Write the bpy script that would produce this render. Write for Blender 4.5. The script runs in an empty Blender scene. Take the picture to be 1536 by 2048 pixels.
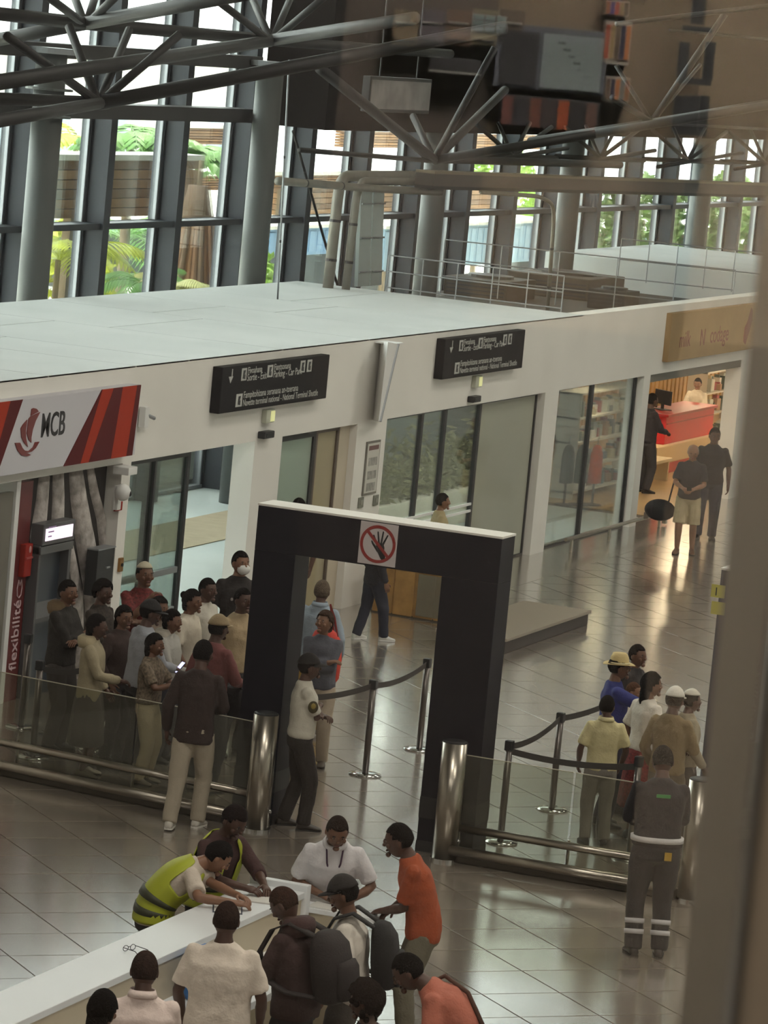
import bpy, bmesh, math, random
import numpy as np
from mathutils import Vector, Matrix
random.seed(7); rng = np.random.default_rng(7)
SC = bpy.context.scene; COL = SC.collection
PI = math.pi

# ------------------------------------------------------------------ camera
CAM_F, CAM_H = 8000.0, 7.7                     # focal length in pixels of the 1536x2048 frame, eye height
P_, R_, Y_ = (math.radians(a) for a in (6.959, 5.341, 20.253))
FW = Vector((-math.sin(Y_)*math.cos(P_), math.cos(Y_)*math.cos(P_), -math.sin(P_)))
RT = Vector((math.cos(Y_), math.sin(Y_), 0)); UP = RT.cross(FW)
R2 = math.cos(R_)*RT + math.sin(R_)*UP
U2 = -math.sin(R_)*RT + math.cos(R_)*UP
EYE = Vector((0, 0, CAM_H))
cam = bpy.data.cameras.new('camera'); camo = bpy.data.objects.new('camera', cam); COL.objects.link(camo)
camo.matrix_world = Matrix(((R2.x, U2.x, -FW.x, EYE.x), (R2.y, U2.y, -FW.y, EYE.y), (R2.z, U2.z, -FW.z, EYE.z), (0, 0, 0, 1)))
cam.sensor_fit = 'VERTICAL'; cam.sensor_height = 36.0; cam.lens = CAM_F/2048*36.0
cam.clip_start = 0.05; cam.clip_end = 600
cam.dof.use_dof = True; cam.dof.focus_distance = 42.0; cam.dof.aperture_fstop = 24.0
SC.camera = camo

def ray(x, y): return FW + R2*((x-768)/CAM_F) - U2*((y-1024)/CAM_F)
def onz(x, y, z=0.0): d = ray(x, y); return EYE + d*((z-CAM_H)/d.z)
def onx(x, y, X): d = ray(x, y); return EYE + d*(X/d.x)
def ony(x, y, Y): d = ray(x, y); return EYE + d*(Y/d.y)

# ------------------------------------------------------------------ world, light, exposure
w = bpy.data.worlds.new('World'); SC.world = w; w.use_nodes = True
nt = w.node_tree; bg = nt.nodes['Background']
bg.inputs['Color'].default_value = (0.92, 0.965, 1.0, 1); bg.inputs['Strength'].default_value = 6.6
SC.view_settings.view_transform = 'Standard'; SC.view_settings.look = 'None'
SC.cycles.transparent_max_bounces = 24
SC.view_settings.exposure = 0.75; SC.view_settings.gamma = 1.0; SC.view_settings.use_curve_mapping = False
sun = bpy.data.lights.new('sun', 'SUN'); suno = bpy.data.objects.new('sun', sun); COL.objects.link(suno)
sun.energy = 11.0; sun.angle = math.radians(3); sun.color = (1, .96, .88)
suno.rotation_euler = Vector((-.12, -.42, -.9)).to_track_quat('-Z', 'Y').to_euler()
suno.location = (-60, 40, 60)

# unseen area lights added high in the hall as warm fill
for i in range(4):
    for j in range(2):
        hl = bpy.data.lights.new('hall fill', 'AREA'); hl.energy = 480; hl.size = 3.0; hl.color = (1.0, .95, .89)
        hlo = bpy.data.objects.new('hall fill', hl); COL.objects.link(hlo); hlo.location = (-9+9*j, 6+17*i, 16.3)

# ------------------------------------------------------------------ materials
def lin(v):
    v /= 255.0
    return v/12.92 if v <= .04045 else ((v+.055)/1.055)**2.4
def rgb(r, g, b): return (lin(r), lin(g), lin(b), 1)
MATS = {}
def mat(name, col, rough=.6, metal=0., var=0., scale=6., bump=0., bscale=None, emit=0., spec=.5, detail=4., coat=0.):
    if name in MATS: return MATS[name]
    m = bpy.data.materials.new(name); m.use_nodes = True; MATS[name] = m
    n = m.node_tree.nodes; l = m.node_tree.links; b = n['Principled BSDF']
    c = rgb(*col); b.inputs['Base Color'].default_value = c
    b.inputs['Roughness'].default_value = rough; b.inputs['Metallic'].default_value = metal
    b.inputs['Specular IOR Level'].default_value = spec
    if coat: b.inputs['Coat Weight'].default_value = coat; b.inputs['Coat Roughness'].default_value = rough; b.inputs['Coat IOR'].default_value = 1.7
    if var or bump:
        tc = n.new('ShaderNodeTexCoord'); nz = n.new('ShaderNodeTexNoise')
        nz.inputs['Scale'].default_value = scale; nz.inputs['Detail'].default_value = detail
        l.new(tc.outputs['Object'], nz.inputs['Vector'])
        if var:
            rp = n.new('ShaderNodeValToRGB'); e = rp.color_ramp.elements
            e[0].position = .3; e[1].position = .7
            e[0].color = tuple(max(0, x*(1-var)) for x in c[:3])+(1,); e[1].color = tuple(min(1, x*(1+var)) for x in c[:3])+(1,)
            l.new(nz.outputs['Fac'], rp.inputs['Fac']); l.new(rp.outputs['Color'], b.inputs['Base Color'])
        if bump:
            n2 = n.new('ShaderNodeTexNoise'); n2.inputs['Scale'].default_value = bscale or scale*4; n2.inputs['Detail'].default_value = 3
            l.new(tc.outputs['Object'], n2.inputs['Vector'])
            bp = n.new('ShaderNodeBump'); bp.inputs['Strength'].default_value = bump; bp.inputs['Distance'].default_value = .02
            l.new(n2.outputs['Fac'], bp.inputs['Height']); l.new(bp.outputs['Normal'], b.inputs['Normal'])
    if emit:
        b.inputs['Emission Color'].default_value = c; b.inputs['Emission Strength'].default_value = emit
    return m
def glass(name, tint=(235, 245, 240), refl=.08, rough=.0, solid=0., scol=(200, 205, 195)):
    """clear sheet: straight-through tinted light, a mirror share that grows at grazing angles, and optionally some milky body"""
    if name in MATS: return MATS[name]
    m = bpy.data.materials.new(name); m.use_nodes = True; MATS[name] = m
    n = m.node_tree.nodes; l = m.node_tree.links; n.clear()
    out = n.new('ShaderNodeOutputMaterial'); tr = n.new('ShaderNodeBsdfTransparent'); tr.inputs['Color'].default_value = rgb(*tint)
    gl = n.new('ShaderNodeBsdfGlossy'); gl.inputs['Roughness'].default_value = rough
    fr = n.new('ShaderNodeFresnel'); fr.inputs['IOR'].default_value = 1.45
    ad = n.new('ShaderNodeMath'); ad.operation = 'MULTIPLY_ADD'; ad.inputs[1].default_value = .6; ad.inputs[2].default_value = refl; ad.use_clamp = True
    l.new(fr.outputs['Fac'], ad.inputs[0])
    mx = n.new('ShaderNodeMixShader'); l.new(ad.outputs[0], mx.inputs[0]); l.new(gl.outputs[0], mx.inputs[2])
    base = tr.outputs[0]
    if solid:
        df = n.new('ShaderNodeBsdfDiffuse'); df.inputs['Color'].default_value = rgb(*scol)
        m2 = n.new('ShaderNodeMixShader'); m2.inputs[0].default_value = solid
        l.new(tr.outputs[0], m2.inputs[1]); l.new(df.outputs[0], m2.inputs[2]); base = m2.outputs[0]
    l.new(base, mx.inputs[1]); l.new(mx.outputs[0], out.inputs['Surface'])
    return m

# ------------------------------------------------------------------ mesh builder
class MB:
    def __init__(s): s.v = []; s.f = []; s.m = []; s.cur = 0
    def add(s, vs, fs):
        o = len(s.v); s.v += [tuple(p) for p in vs]; s.f += [tuple(i+o for i in f) for f in fs]; s.m += [s.cur]*len(fs); return s
    def box(s, a, b, bev=0.0):
        x0, x1 = sorted((a[0], b[0])); y0, y1 = sorted((a[1], b[1])); z0, z1 = sorted((a[2], b[2]))
        if bev <= 0:
            return s.add([(x0,y0,z0),(x1,y0,z0),(x1,y1,z0),(x0,y1,z0),(x0,y0,z1),(x1,y0,z1),(x1,y1,z1),(x0,y1,z1)],
                         [(0,3,2,1),(4,5,6,7),(0,1,5,4),(1,2,6,5),(2,3,7,6),(3,0,4,7)])
        bm = bmesh.new(); bmesh.ops.create_cube(bm, size=1)
        for v in bm.verts: v.co = Vector(((x0+x1)/2+v.co.x*(x1-x0), (y0+y1)/2+v.co.y*(y1-y0), (z0+z1)/2+v.co.z*(z1-z0)))
        bmesh.ops.bevel(bm, geom=bm.edges[:], offset=bev, segments=2, affect='EDGES', profile=.6)
        bm.verts.index_update(); s.add([v.co[:] for v in bm.verts], [[v.index for v in f.verts] for f in bm.faces]); bm.free(); return s
    def obox(s, c, ax, ay, az):
        """box from centre and three half-axes"""
        c, ax, ay, az = Vector(c), Vector(ax), Vector(ay), Vector(az)
        vs = [c+i*ax+j*ay+k*az for k in (-1, 1) for i, j in ((-1,-1),(1,-1),(1,1),(-1,1))]
        return s.add(vs, [(0,3,2,1),(4,5,6,7),(0,1,5,4),(1,2,6,5),(2,3,7,6),(3,0,4,7)])
    def loft(s, rings, cap=True, closed=False):
        n = len(rings[0]); vs = [p for r in rings for p in r]; fs = []
        k = len(rings); m = k if closed else k-1
        for i in range(m):
            j = (i+1) % k
            for a in range(n):
                b = (a+1) % n; fs.append((i*n+a, i*n+b, j*n+b, j*n+a))
        if cap and not closed: fs += [tuple(range(n-1, -1, -1)), tuple((k-1)*n+a for a in range(n))]
        return s.add(vs, fs)
    def tube(s, pts, rad, n=8, cap=True, round_=False):
        pts = [Vector(p) for p in pts]
        if not hasattr(rad, '__len__'): rad = [rad]*len(pts)
        rad = list(rad)
        if round_:
            d0 = (pts[0]-pts[1]).normalized(); d1 = (pts[-1]-pts[-2]).normalized()
            a, ra, b, rb = pts[0], rad[0], pts[-1], rad[-1]
            pts = [a+d0*ra*.95, a+d0*ra*.7]+pts+[b+d1*rb*.7, b+d1*rb*.95]; rad = [ra*.3, ra*.72]+rad+[rb*.72, rb*.3]
        rings = []; prev = None
        for i, p in enumerate(pts):
            t = (pts[min(i+1, len(pts)-1)]-pts[max(i-1, 0)]).normalized()
            if prev is None:
                h = Vector((0, 0, 1)) if abs(t.z) < .9 else Vector((1, 0, 0)); u = t.cross(h).normalized()
            else:
                u = (prev-t*prev.dot(t)).normalized()
            prev = u; v = t.cross(u)
            rings.append([p+(u*math.cos(2*PI*k/n)+v*math.sin(2*PI*k/n))*rad[i] for k in range(n)])
        return s.loft(rings, cap)
    def ell(s, c, r, nu=12, nv=8, rot=None, fn=None):
        c = Vector(c); rings = []
        vs = []; fs = []
        for j in range(1, nv):
            th = PI*j/nv
            for i in range(nu):
                ph = 2*PI*i/nu; u = Vector((math.sin(th)*math.cos(ph), math.sin(th)*math.sin(ph), math.cos(th)))
                vs.append(u)
        vs = [Vector((0, 0, 1))]+vs+[Vector((0, 0, -1))]
        for i in range(nu): fs.append((0, 1+i, 1+(i+1) % nu))
        for j in range(nv-2):
            for i in range(nu):
                a = 1+j*nu+i; b = 1+j*nu+(i+1) % nu; fs.append((a, a+nu, b+nu, b))
        L = len(vs)-1; o = 1+(nv-2)*nu
        for i in range(nu): fs.append((o+i, L, o+(i+1) % nu))
        out = []
        for u in vs:
            p = fn(u) if fn else Vector((u.x*r[0], u.y*r[1], u.z*r[2]))
            if rot: p = rot @ p
            out.append(c+p)
        return s.add(out, fs)
    def prism(s, poly, axis, a, b):
        """polygon of (u,v) extruded along axis: 'x' -> (y,z), 'y' -> (x,z), 'z' -> (x,y)"""
        def P(u, v, t): return {'x': (t, u, v), 'y': (u, t, v), 'z': (u, v, t)}[axis]
        n = len(poly); vs = [P(u, v, a) for u, v in poly]+[P(u, v, b) for u, v in poly]
        return s.add(vs, [tuple(range(n-1, -1, -1)), tuple(range(n, 2*n))]+[(i, (i+1) % n, n+(i+1) % n, n+i) for i in range(n)])
    def mesh(s, name='mesh'):
        me = bpy.data.meshes.new(name); me.from_pydata([tuple(p) for p in s.v], [], s.f)
        if any(s.m): me.polygons.foreach_set('material_index', s.m)
        me.update(); return me
    def build(s, name, m, parent=None, smooth=False, loc=None):
        me = s.mesh(name)
        for x in (m if isinstance(m, (list, tuple)) else [m]): me.materials.append(x)
        bm = bmesh.new(); bm.from_mesh(me); bmesh.ops.recalc_face_normals(bm, faces=bm.faces[:]); bm.to_mesh(me); bm.free()
        if smooth: me.polygons.foreach_set('use_smooth', [True]*len(me.polygons))
        o = bpy.data.objects.new(name, me); COL.objects.link(o)
        if parent: o.parent = parent
        if loc is not None: o.location = loc
        return o
def tag(o, label=None, cat=None, group=None, kind=None):
    if label: o['label'] = label
    if cat: o['category'] = cat
    if group: o['group'] = group
    if kind: o['kind'] = kind
    return o
def empty(name, loc=(0, 0, 0), rz=0., label=None, cat=None, group=None, kind=None):
    o = bpy.data.objects.new(name, None); COL.objects.link(o); o.location = loc; o.rotation_euler = (0, 0, rz); o.empty_display_size = .1
    return tag(o, label, cat, group, kind)
def inst(o, parent, loc=None, rz=None):
    c = o.copy(); COL.objects.link(c); c.parent = parent
    if loc is not None: c.location = loc
    if rz is not None: c.rotation_euler = (0, 0, rz)
    return c
def copy_tree(o, parent=None):
    c = o.copy(); COL.objects.link(c); c.parent = parent
    for ch in o.children: copy_tree(ch, c)
    return c
def struct(o): o['kind'] = 'structure'; return o
def text(body, size, m, parent, loc, rot, name='lettering', depth=.004, align='LEFT', sx=1.0, bold=0.0):
    cu = bpy.data.curves.new('lettering', 'FONT'); cu.body = body; cu.size = size; cu.extrude = depth; cu.align_x = align; cu.offset = bold
    cu.resolution_u = 3
    t = bpy.data.objects.new('tmp', cu); COL.objects.link(t)
    me = bpy.data.meshes.new_from_object(t.evaluated_get(bpy.context.evaluated_depsgraph_get())); bpy.data.objects.remove(t)
    me.materials.clear(); me.materials.append(m)
    o = bpy.data.objects.new(name, me); COL.objects.link(o); o.parent = parent; o.location = loc; o.rotation_euler = rot; o.scale = (sx, 1, 1)
    return o
def split_letters(o, name='letter'):
    """one object per character outline"""
    bm = bmesh.new(); bm.from_mesh(o.data); bm.verts.ensure_lookup_table(); seen_ = set(); groups = []
    for v in bm.verts:
        if v.index in seen_: continue
        st = [v]; g = []; seen_.add(v.index)
        while st:
            q = st.pop(); g.append(q.index)
            for e in q.link_edges:
                r = e.other_vert(q)
                if r.index not in seen_: seen_.add(r.index); st.append(r)
        groups.append(set(g))
    for g in groups:
        b2 = bm.copy(); b2.verts.ensure_lookup_table(); bmesh.ops.delete(b2, geom=[v for v in b2.verts if v.index not in g], context='VERTS')
        me = bpy.data.meshes.new(name); b2.to_mesh(me); b2.free(); me.materials.append(o.data.materials[0])
        n = bpy.data.objects.new(name, me); COL.objects.link(n); n.parent = o.parent; n.matrix_basis = o.matrix_basis.copy()
    bm.free(); bpy.data.objects.remove(o)
ROT_FACE_X = (PI/2, 0, PI/2)      # text upright, reading along +Y, facing +X
ROT_FACE_Y = (PI/2, 0, 0)         # text upright, reading along +X, facing -Y
# ================================================================== THE HALL
WX = -18.47                                     # plane of the shop fronts; the hall lies towards +X, the fronts run along +Y
M_wall = mat('wall paint', (232, 229, 223), .75, var=.04, scale=1.2)
M_white = mat('white paint', (226, 226, 224), .5, var=.02, scale=2)
M_slab = mat('roof board', (200, 205, 205), .7, var=.05, scale=.8)
M_tile = mat('floor tile', (138, 128, 117), .17, var=.1, scale=1.6, spec=1.0, coat=1.0)
M_grout = mat('grout', (74, 68, 62), .8)
M_dark = mat('dark metal', (46, 46, 48), .45, .3, var=.1, scale=3)
M_black = mat('black', (22, 22, 24), .5)
M_steel = mat('brushed steel', (176, 168, 156), .28, 1., var=.08, scale=9)
M_chrome = mat('chrome', (205, 205, 205), .12, 1.)
M_alu = mat('window frame', (150, 154, 158), .4, .5)
M_fin = mat('facade fin', (46, 51, 58), .5, .1, var=.06, scale=1)
M_col = mat('column paint', (84, 88, 87), .55, var=.05, scale=1)
M_truss = mat('truss paint', (14, 13, 13), .6, 0, var=.08, scale=2)
M_bulk = mat('bulkhead', (24, 20, 18), .9, var=.1, scale=.6, spec=.1)
M_glass = glass('clear glass', (248, 252, 250), .02)
M_glassd = glass('door glass', (238, 246, 242), .02)
M_frost = glass('frosted film', (170, 176, 166), .03, 0., .62, (206, 206, 190))
M_balu = glass('balustrade glass', (236, 238, 230), .012, 0., .07, (160, 152, 136))

# ---- floor: slab with one tile per object near the camera, the far field as one part
floor = struct(MB().box((-26, -9, -.25), (14, 112, -.012)).build('floor', M_grout))
TS = .71; A45 = math.radians(45)
tile_o = Vector((-9.88, 32.10, 0))
ex = Vector((math.cos(A45), math.sin(A45), 0)); ey = Vector((-math.sin(A45), math.cos(A45), 0))
tm = MB().box((-TS/2+.006, -TS/2+.006, -.02), (TS/2-.006, TS/2-.006, 0), .0015).mesh('tile'); tm.materials.append(M_tile)
def seen(p):
    v = p-EYE; k = v.dot(FW); x = 768+CAM_F*v.dot(R2)/k; y = 1024-CAM_F*v.dot(U2)/k
    return -60 < x < 1420 and 1000 < y < 2110, k
cells = []
for i in range(-75, 76):
    for j in range(-75, 76):
        p = tile_o+ex*(i+.5)*TS+ey*(j+.5)*TS
        if p.x < WX+.35 or p.x > 9 or p.y < 14 or p.y > 108: continue
        ok, k = seen(p); cells.append((not ok, k, p))
cells.sort(key=lambda c: (c[0], c[1]))
for n, (_, k, p) in enumerate(cells[:300]):
    o = bpy.data.objects.new('tile', tm); COL.objects.link(o); o.parent = floor; o.location = (p.x, p.y, rng.uniform(-.0002, .0002)); o.rotation_euler = (rng.uniform(-.0004,.0004), rng.uniform(-.0004,.0004), A45)
mb = MB(); h = TS/2-.006
for _, k, p in cells[300:]:
    a, b = ex*h, ey*h
    mb.add([p-a-b, p+a-b, p+a+b, p-a+b], [(0, 1, 2, 3)])
tag(mb.build('tile_field', M_tile, floor), kind='stuff')
# strip of floor between the tiles and the shop fronts, and the passage floor behind the doors
M_mat = mat('passage carpet', (176, 160, 134), .9, var=.08, scale=5)
M_ext = mat('terrace paving', (206, 214, 212), .35, var=.05, scale=.7)
struct(MB().box((WX-.3, 30, -.02), (WX+.95, 110, .0015)).build('floor_edge_strip', M_tile))
struct(MB().box((-25, 39, -.011), (WX-.3, 63, .0)).build('floor_passage', M_ext))
struct(MB().box((-23.5, 41, 0), (-22.2, 63, .012)).build('floor_passage_carpet', M_mat))

# ---- shop front wall: fascia and piers
wall = MB()
def wallbox(y0, y1, z0, z1, x0=WX-.28, x1=WX): wall.box((x0, y0, z0), (x1, y1, z1))
wallbox(33.5, 74, 2.46, 3.57)
for y0, y1 in ((33.5, 38.1), (41.36, 41.6), (45.27, 46.16), (48.76, 49.85), (56.5, 57.15), (61.5, 61.85), (67.3, 74)): wallbox(y0, y1, 0, 2.46)
wall = struct(wall.build('wall_left', M_wall))
struct(MB().box((WX-.35, 61.85, 2.33), (WX-.02, 67.3, 2.47)).build('trim_1', mat('grey lintel', (110, 108, 100), .6)))

# ---- flat roof over the kiosks: separate boards with open joints
roof = struct(MB().box((-23.2, 33.5, 3.42), (WX-.01, 58.0, 3.55)).build('ceiling', mat('roof core', (70, 68, 64), .8)))
ys = [33.5, 36.9, 39.2, 41.5, 43.0, 45.9, 48.9, 51.4, 53.8, 58.0]
for i in range(len(ys)-1):
    xs = (-23.2, -20.85, WX) if i % 2 else (-23.2, -21.6, WX)
    for k in range(2):
        b = MB().box((xs[k]+.012, ys[i]+.012, 3.55), (xs[k+1]-(.012 if k == 0 else 0), ys[i+1]-.012, 3.572), .003).build('roof_board', M_slab, roof)
# far end: lower, darker roof deck with white kerb behind it
pit = struct(MB().box((-24.6, 58.0, 2.75), (WX-.28, 74.4, 2.95)).build('ceiling_sunken', mat('dark deck', (62, 58, 52), .85, var=.15, scale=1)))
struct(MB().box((-24.6, 74.4, 2.6), (-16, 82, 3.55)).build('ceiling_far_kiosk', M_slab))
struct(MB().box((WX-.28, 74, 0), (WX, 100, 3.5)).build('wall_far', M_wall))

# ---- facade: deep fins, transoms and panes
FX = -25.0; FY0, FS = 51.33, 2.652; 
FZT = 4.33
for k in range(-5, 20):
    y = FY0+FS*k
    f = struct(MB().box((FX-.08, y-.19, 0), (FX+.34, y+.03, 8.6)).box((FX-.11, y-.25, 0), (FX+.05, y-.19, 8.6)).box((FX-.06, y-.1, 8.6), (FX+.06, y, 16.6)).build('trim_%d' % (k+10), M_fin))
    if k == 19: continue
    for n, (z0, z1) in enumerate(((0.06, FZT-.04), (FZT+.04, 8.3), (8.4, 16.5))):
        if n == 0 and 0: continue
        wn = empty('window_%d' % ((k+6)*3+n), (0, 0, 0), kind='structure')
        MB().box((FX-.012, y+.06, z0), (FX+.012, y+FS-.26, z1)).build('pane', M_glass, wn)
        e = .045
        MB().box((FX-.05, y+.05, z0-.05), (FX+.06, y+FS-.25, z0)).build('rail', M_alu, wn)
        MB().box((FX-.02, y+.05, z0), (FX+.03, y+.05+e, z1)).build('stile', M_alu, wn)
        MB().box((FX-.02, y+FS-.25-e, z0), (FX+.03, y+FS-.25, z1)).build('stile', M_alu, wn)
struct(MB().box((FX-.05, 36, FZT-.05), (FX+.3, 102, FZT+.04)).build('trim_transom', M_fin))
for y0, y1, z0, z1, nm in ((36, 58.0, 5.95, 6.16, 'trim_beam_low'), (36, 58.0, 6.78, 6.98, 'trim_beam_high')):
    struct(MB().box((FX+.5, y0, z0), (FX+.9, y1, z1)).build(nm, mat('beam paint', (40, 39, 39), .5, var=.05)))
# dark bulkhead over the far windows
struct(MB().box((FX+.3, 59.6, 5.9), (FX+1.4, 104, 8.5)).build('wall_bulkhead', M_bulk))
struct(MB().box((FX+.3, 76, 8.5), (FX+1.4, 112, 9.9)).build('wall_bulkhead_far', M_bulk))
# round columns carrying the roof
for k, (px_, py_) in enumerate(((86, 330), (518, 400), (862, 440), (1133, 440), (1395, 440))):
    p = onx(px_, py_, FX+1.15)
    c = empty('column', (p.x, p.y, 0), kind='structure')
    rr = .215
    MB().tube([(0, 0, 0), (0, 0, 6.9)], rr, 24).build('shaft', M_col, c, True)
    if k < 2:
        MB().tube([(0, 0, 6.85), (0, 0, 6.93)], .34, 24).build('bearing_plate', M_alu, c)
        for z in ((5.98, 6.35) if k == 0 else ()): MB().tube([(0, 0, z), (0, 0, z+.03)], .33, 20).build('collar', M_col, c)
# roof of the hall (above the frame)
struct(MB().box((-29, -9, 16.6), (16, 112, 16.9)).build('ceiling_hall', mat('hall roof', (120, 116, 108), .8)))
struct(MB().box((14, -9, 0), (14.3, 112, 16.9)).build('wall_hall_side', M_wall))
struct(MB().box((-29, -9.3, 0), (14, -9, 16.9)).build('wall_hall_back', M_wall))
struct(MB().box((-25.4, -9, 0), (-25, 38.0, 16.9)).build('wall_near_side', M_wall))
struct(MB().box((-29, 112, 0), (14.3, 112.3, 16.9)).build('wall_hall_end', M_wall))
# ================================================================== SHOP FRONTS
def wy(px_, py_): return onx(px_, py_, WX).y
# ---- bank corner: niche with mural, machine, red pylon
M_red = mat('sign red', (150, 34, 24), .6, spec=.2); M_maroon = mat('sign maroon', (92, 22, 26), .6, spec=.2); M_orange = mat('sign orange red', (172, 52, 26), .6, spec=.2)
M_signw = mat('sign white', (206, 204, 210), .6, spec=.2); M_ink = mat('ink', (40, 38, 42), .5); M_logor = mat('logo red', (120, 44, 44), .45)
s = empty('bank_sign', (WX, 39.8, 2.58), 0, 'long red and white bank fascia sign with MCB lettering and sail emblem', 'sign')
D = .16
def yz(px_, py_): p = onx(px_, py_, WX+D); return (p.y-39.8, p.z-2.58)
y0, y1 = yz(-300, 850)[0], yz(277, 840)[0]
MB().box((0, y0, 0), (D-.012, y1, .80), .006).build('case', M_signw, s)
T = D
def flat(pts, m, nm, t0=D-.014, t1=D-.004): return MB().prism([yz(*p) for p in pts], 'x', t0, t1).build(nm, m, s)
def ylin(px_, u):   # point on the sign face: u 0 bottom .. 1 top at pixel column px_
    yy = yz(px_, 850)[0]; return (yy, u*.80)
def band(pb, pt, qb, qt, m, t=.004):
    a, b, c_, d_ = ylin(pb, 0), ylin(pt, 1), ylin(qt, 1), ylin(qb, 0)
    MB().prism([a, d_, c_, b], 'x', D-.012, D-.012+t).build('colour_band', m, s)
MB().box((D-.012, y0, 0), (D-.006, ylin(-30, 0)[0], .8)).build('colour_band', M_maroon, s)
band(-34, -34, -12, 18, M_orange, .008); band(-12, 18, 2, 43, M_maroon, .007)
band(135, 199, 168, 200, M_maroon, .007); band(168, 200, 184, 222, M_orange, .008); band(184, 222, 228, 240, M_maroon, .009)
band(228, 240, 258, 268, M_orange, .010); band(258, 268, 270, 276, M_maroon, .011)
def lg(cr): return [yz(p[0]/5.12, 740+p[1]/5.12) for p in cr]
MB().prism(lg([(330, 400), (350, 390), (380, 398), (400, 425), (335, 460), (320, 470)]), 'x', D-.012, D-.002).build('emblem', M_logor, s)
MB().prism(lg([(320, 475), (400, 440), (415, 432), (370, 520), (340, 610), (325, 690), (325, 745), (300, 720), (280, 650), (290, 560), (300, 500)]), 'x', D-.012, D-.002).build('emblem', M_logor, s)
MB().prism(lg([(285, 510), (240, 560), (218, 600), (225, 690), (255, 750), (290, 788), (270, 700), (268, 620)]), 'x', D-.012, D-.002).build('emblem', M_logor, s)
MB().prism(lg([(158, 748), (210, 745), (235, 800), (280, 850), (322, 870), (280, 885), (225, 875), (185, 825)]), 'x', D-.012, D-.002).build('emblem', M_logor, s)
MB().prism(lg([(255, 825), (300, 830), (345, 790), (365, 740), (408, 735), (370, 800), (330, 835), (290, 848)]), 'x', D-.012, D-.002).build('emblem', M_logor, s)
ty, tz = yz(418/5.12, 740+700/5.12)
split_letters(text('MCB', .37, M_ink, s, (D-.01, ty, tz+.01), ROT_FACE_X, sx=.80, bold=.004))

# niche back wall with a printed tree-trunk mural: modelled as buttress roots in relief on a panel
M_trunk = mat('mural bark', (176, 168, 164), .7, var=.38, scale=9, bump=.5, bscale=30, detail=8); M_murald = mat('mural dark', (38, 32, 30), .7, var=.3, scale=5)
mu = empty('mural_panel', (WX-.06, 39.9, 0), 0, 'tall mural panel of grey buttressed tree trunks behind the cash machine', 'mural')
MB().box((-.25, -.62, 0), (-.12, 1.44, 2.46)).build('backing', M_murald, mu)
def mz(px_, py_): p = onx(px_, py_, WX-.1); return p.y-39.9, p.z
for pts, r in (([(100, 955), (96, 1000), (88, 1060), (80, 1130)], (.13, .14, .17, .2)), ([(128, 948), (128, 1000), (126, 1060), (124, 1120)], (.13, .14, .15, .16)),
               ([(162, 940), (168, 1000), (180, 1080), (198, 1180)], (.16, .19, .22, .25)), ([(192, 934), (200, 985), (215, 1040), (232, 1100)], (.09, .11, .13, .16)),
               ([(150, 1080), (158, 1130), (168, 1190)], (.08, .1, .12))):
    q = [mz(*p) for p in pts]; q.append((q[-1][0]+(q[-1][0]-q[-2][0])*.9, 0.0)); rr = list(r)+[r[-1]*1.15]
    rings = []
    for (yy, zz), r_ in zip(q, rr): rings.append([(-.13+.10*math.sin(a)*r_/.2, min(1.43, yy+r_*math.cos(a)), zz) for a in [PI*k/8 for k in range(9)]]+[(-.14, min(1.43, yy-r_), zz), (-.14, min(1.43, yy+r_), zz)])
    MB().loft(rings).build('tree_trunk', M_trunk, mu, True)
py0, py1 = wy(46, 1000), onx(88, 1050, WX+.1).y-.03
pl = empty('bank_pylon', (WX-.05, (py0+py1)/2, 0), 0, 'narrow dark red upright panel reading flexibilité', 'panel')
hw = (py1-py0)/2
MB().box((-.2, -hw, 0), (0, hw, 2.42), .005).build('panel', mat('pylon red', (98, 26, 28), .45, var=.06), pl)
MB().box((-.2, -hw-.1, 0), (.015, -hw, 2.46), .004).build('edge_strip', M_white, pl)
split_letters(text('flexibilité', .25, mat('print pink', (206, 180, 184), .5), pl, (.006, .08, .34), (PI/2, -PI/2, PI/2), sx=.86))
bud = MB()
bp = [(.02+.75*a_, z_-.19) for a_, z_ in ((.0, 1.33), (.06, 1.36), (.08, 1.44), (.045, 1.53), (0, 1.47), (-.045, 1.53), (-.08, 1.44), (-.06, 1.36))]
bud.tube([(0.006, a, b) for a, b in bp+[bp[0]]], .006, 5).build('flower_print', MATS['print pink'], pl)
lb = empty('leaflet_box', (WX-.05, py1-.12, 1.38), 0, 'small red leaflet box fixed on the dark red upright panel', 'box')
MB().box((0, -.09, 0), (.07, .09, .36), .01).build('case', M_red, lb)
MB().ell((.072, .02, .3), (.006, .03, .04), 10, 6).build('badge', mat('print pink2', (200, 150, 150), .5), lb, True)
MB().box((.07, -.08, .2), (.085, .08, .22)).build('rim', mat('red rim', (170, 60, 56), .4), lb)

# cash machine
atm = empty('cash_machine', (WX-.02, wy(118, 1100), 0), 0, 'grey cash machine with a lit pink screen in front of the tree mural', 'cash machine')
M_atm = mat('machine grey', (92, 92, 94), .45, .2); ya = atm.location.y
def az(px_, py_): p = onx(px_, py_, WX+.1); return p.y-ya, p.z
a0, zt = az(88, 1050); a1, _ = az(152, 1035); _, zb = az(88, 1092); _, z3 = az(150, 1200)
MB().box((-.03, a0, zb), (.12, a1, zt), .01).build('screen_housing', M_atm, atm)
MB().box((.12, a0+.06, zb+.05), (.128, a1-.07, zt-.05)).build('screen', mat('lit screen', (236, 214, 240), .3, emit=1.1), atm)
for i in range(3): MB().box((.128, a0+.11, zb+.09+i*.05), (.131, a0+.2+.05*i, zb+.105+i*.05)).build('screen_text', mat('screen text', (180, 150, 200), .4), atm)
MB().box((-.03, a0-.02, 0), (.1, a0+.03, zb), .005).build('side_panel', M_atm, atm)
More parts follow.
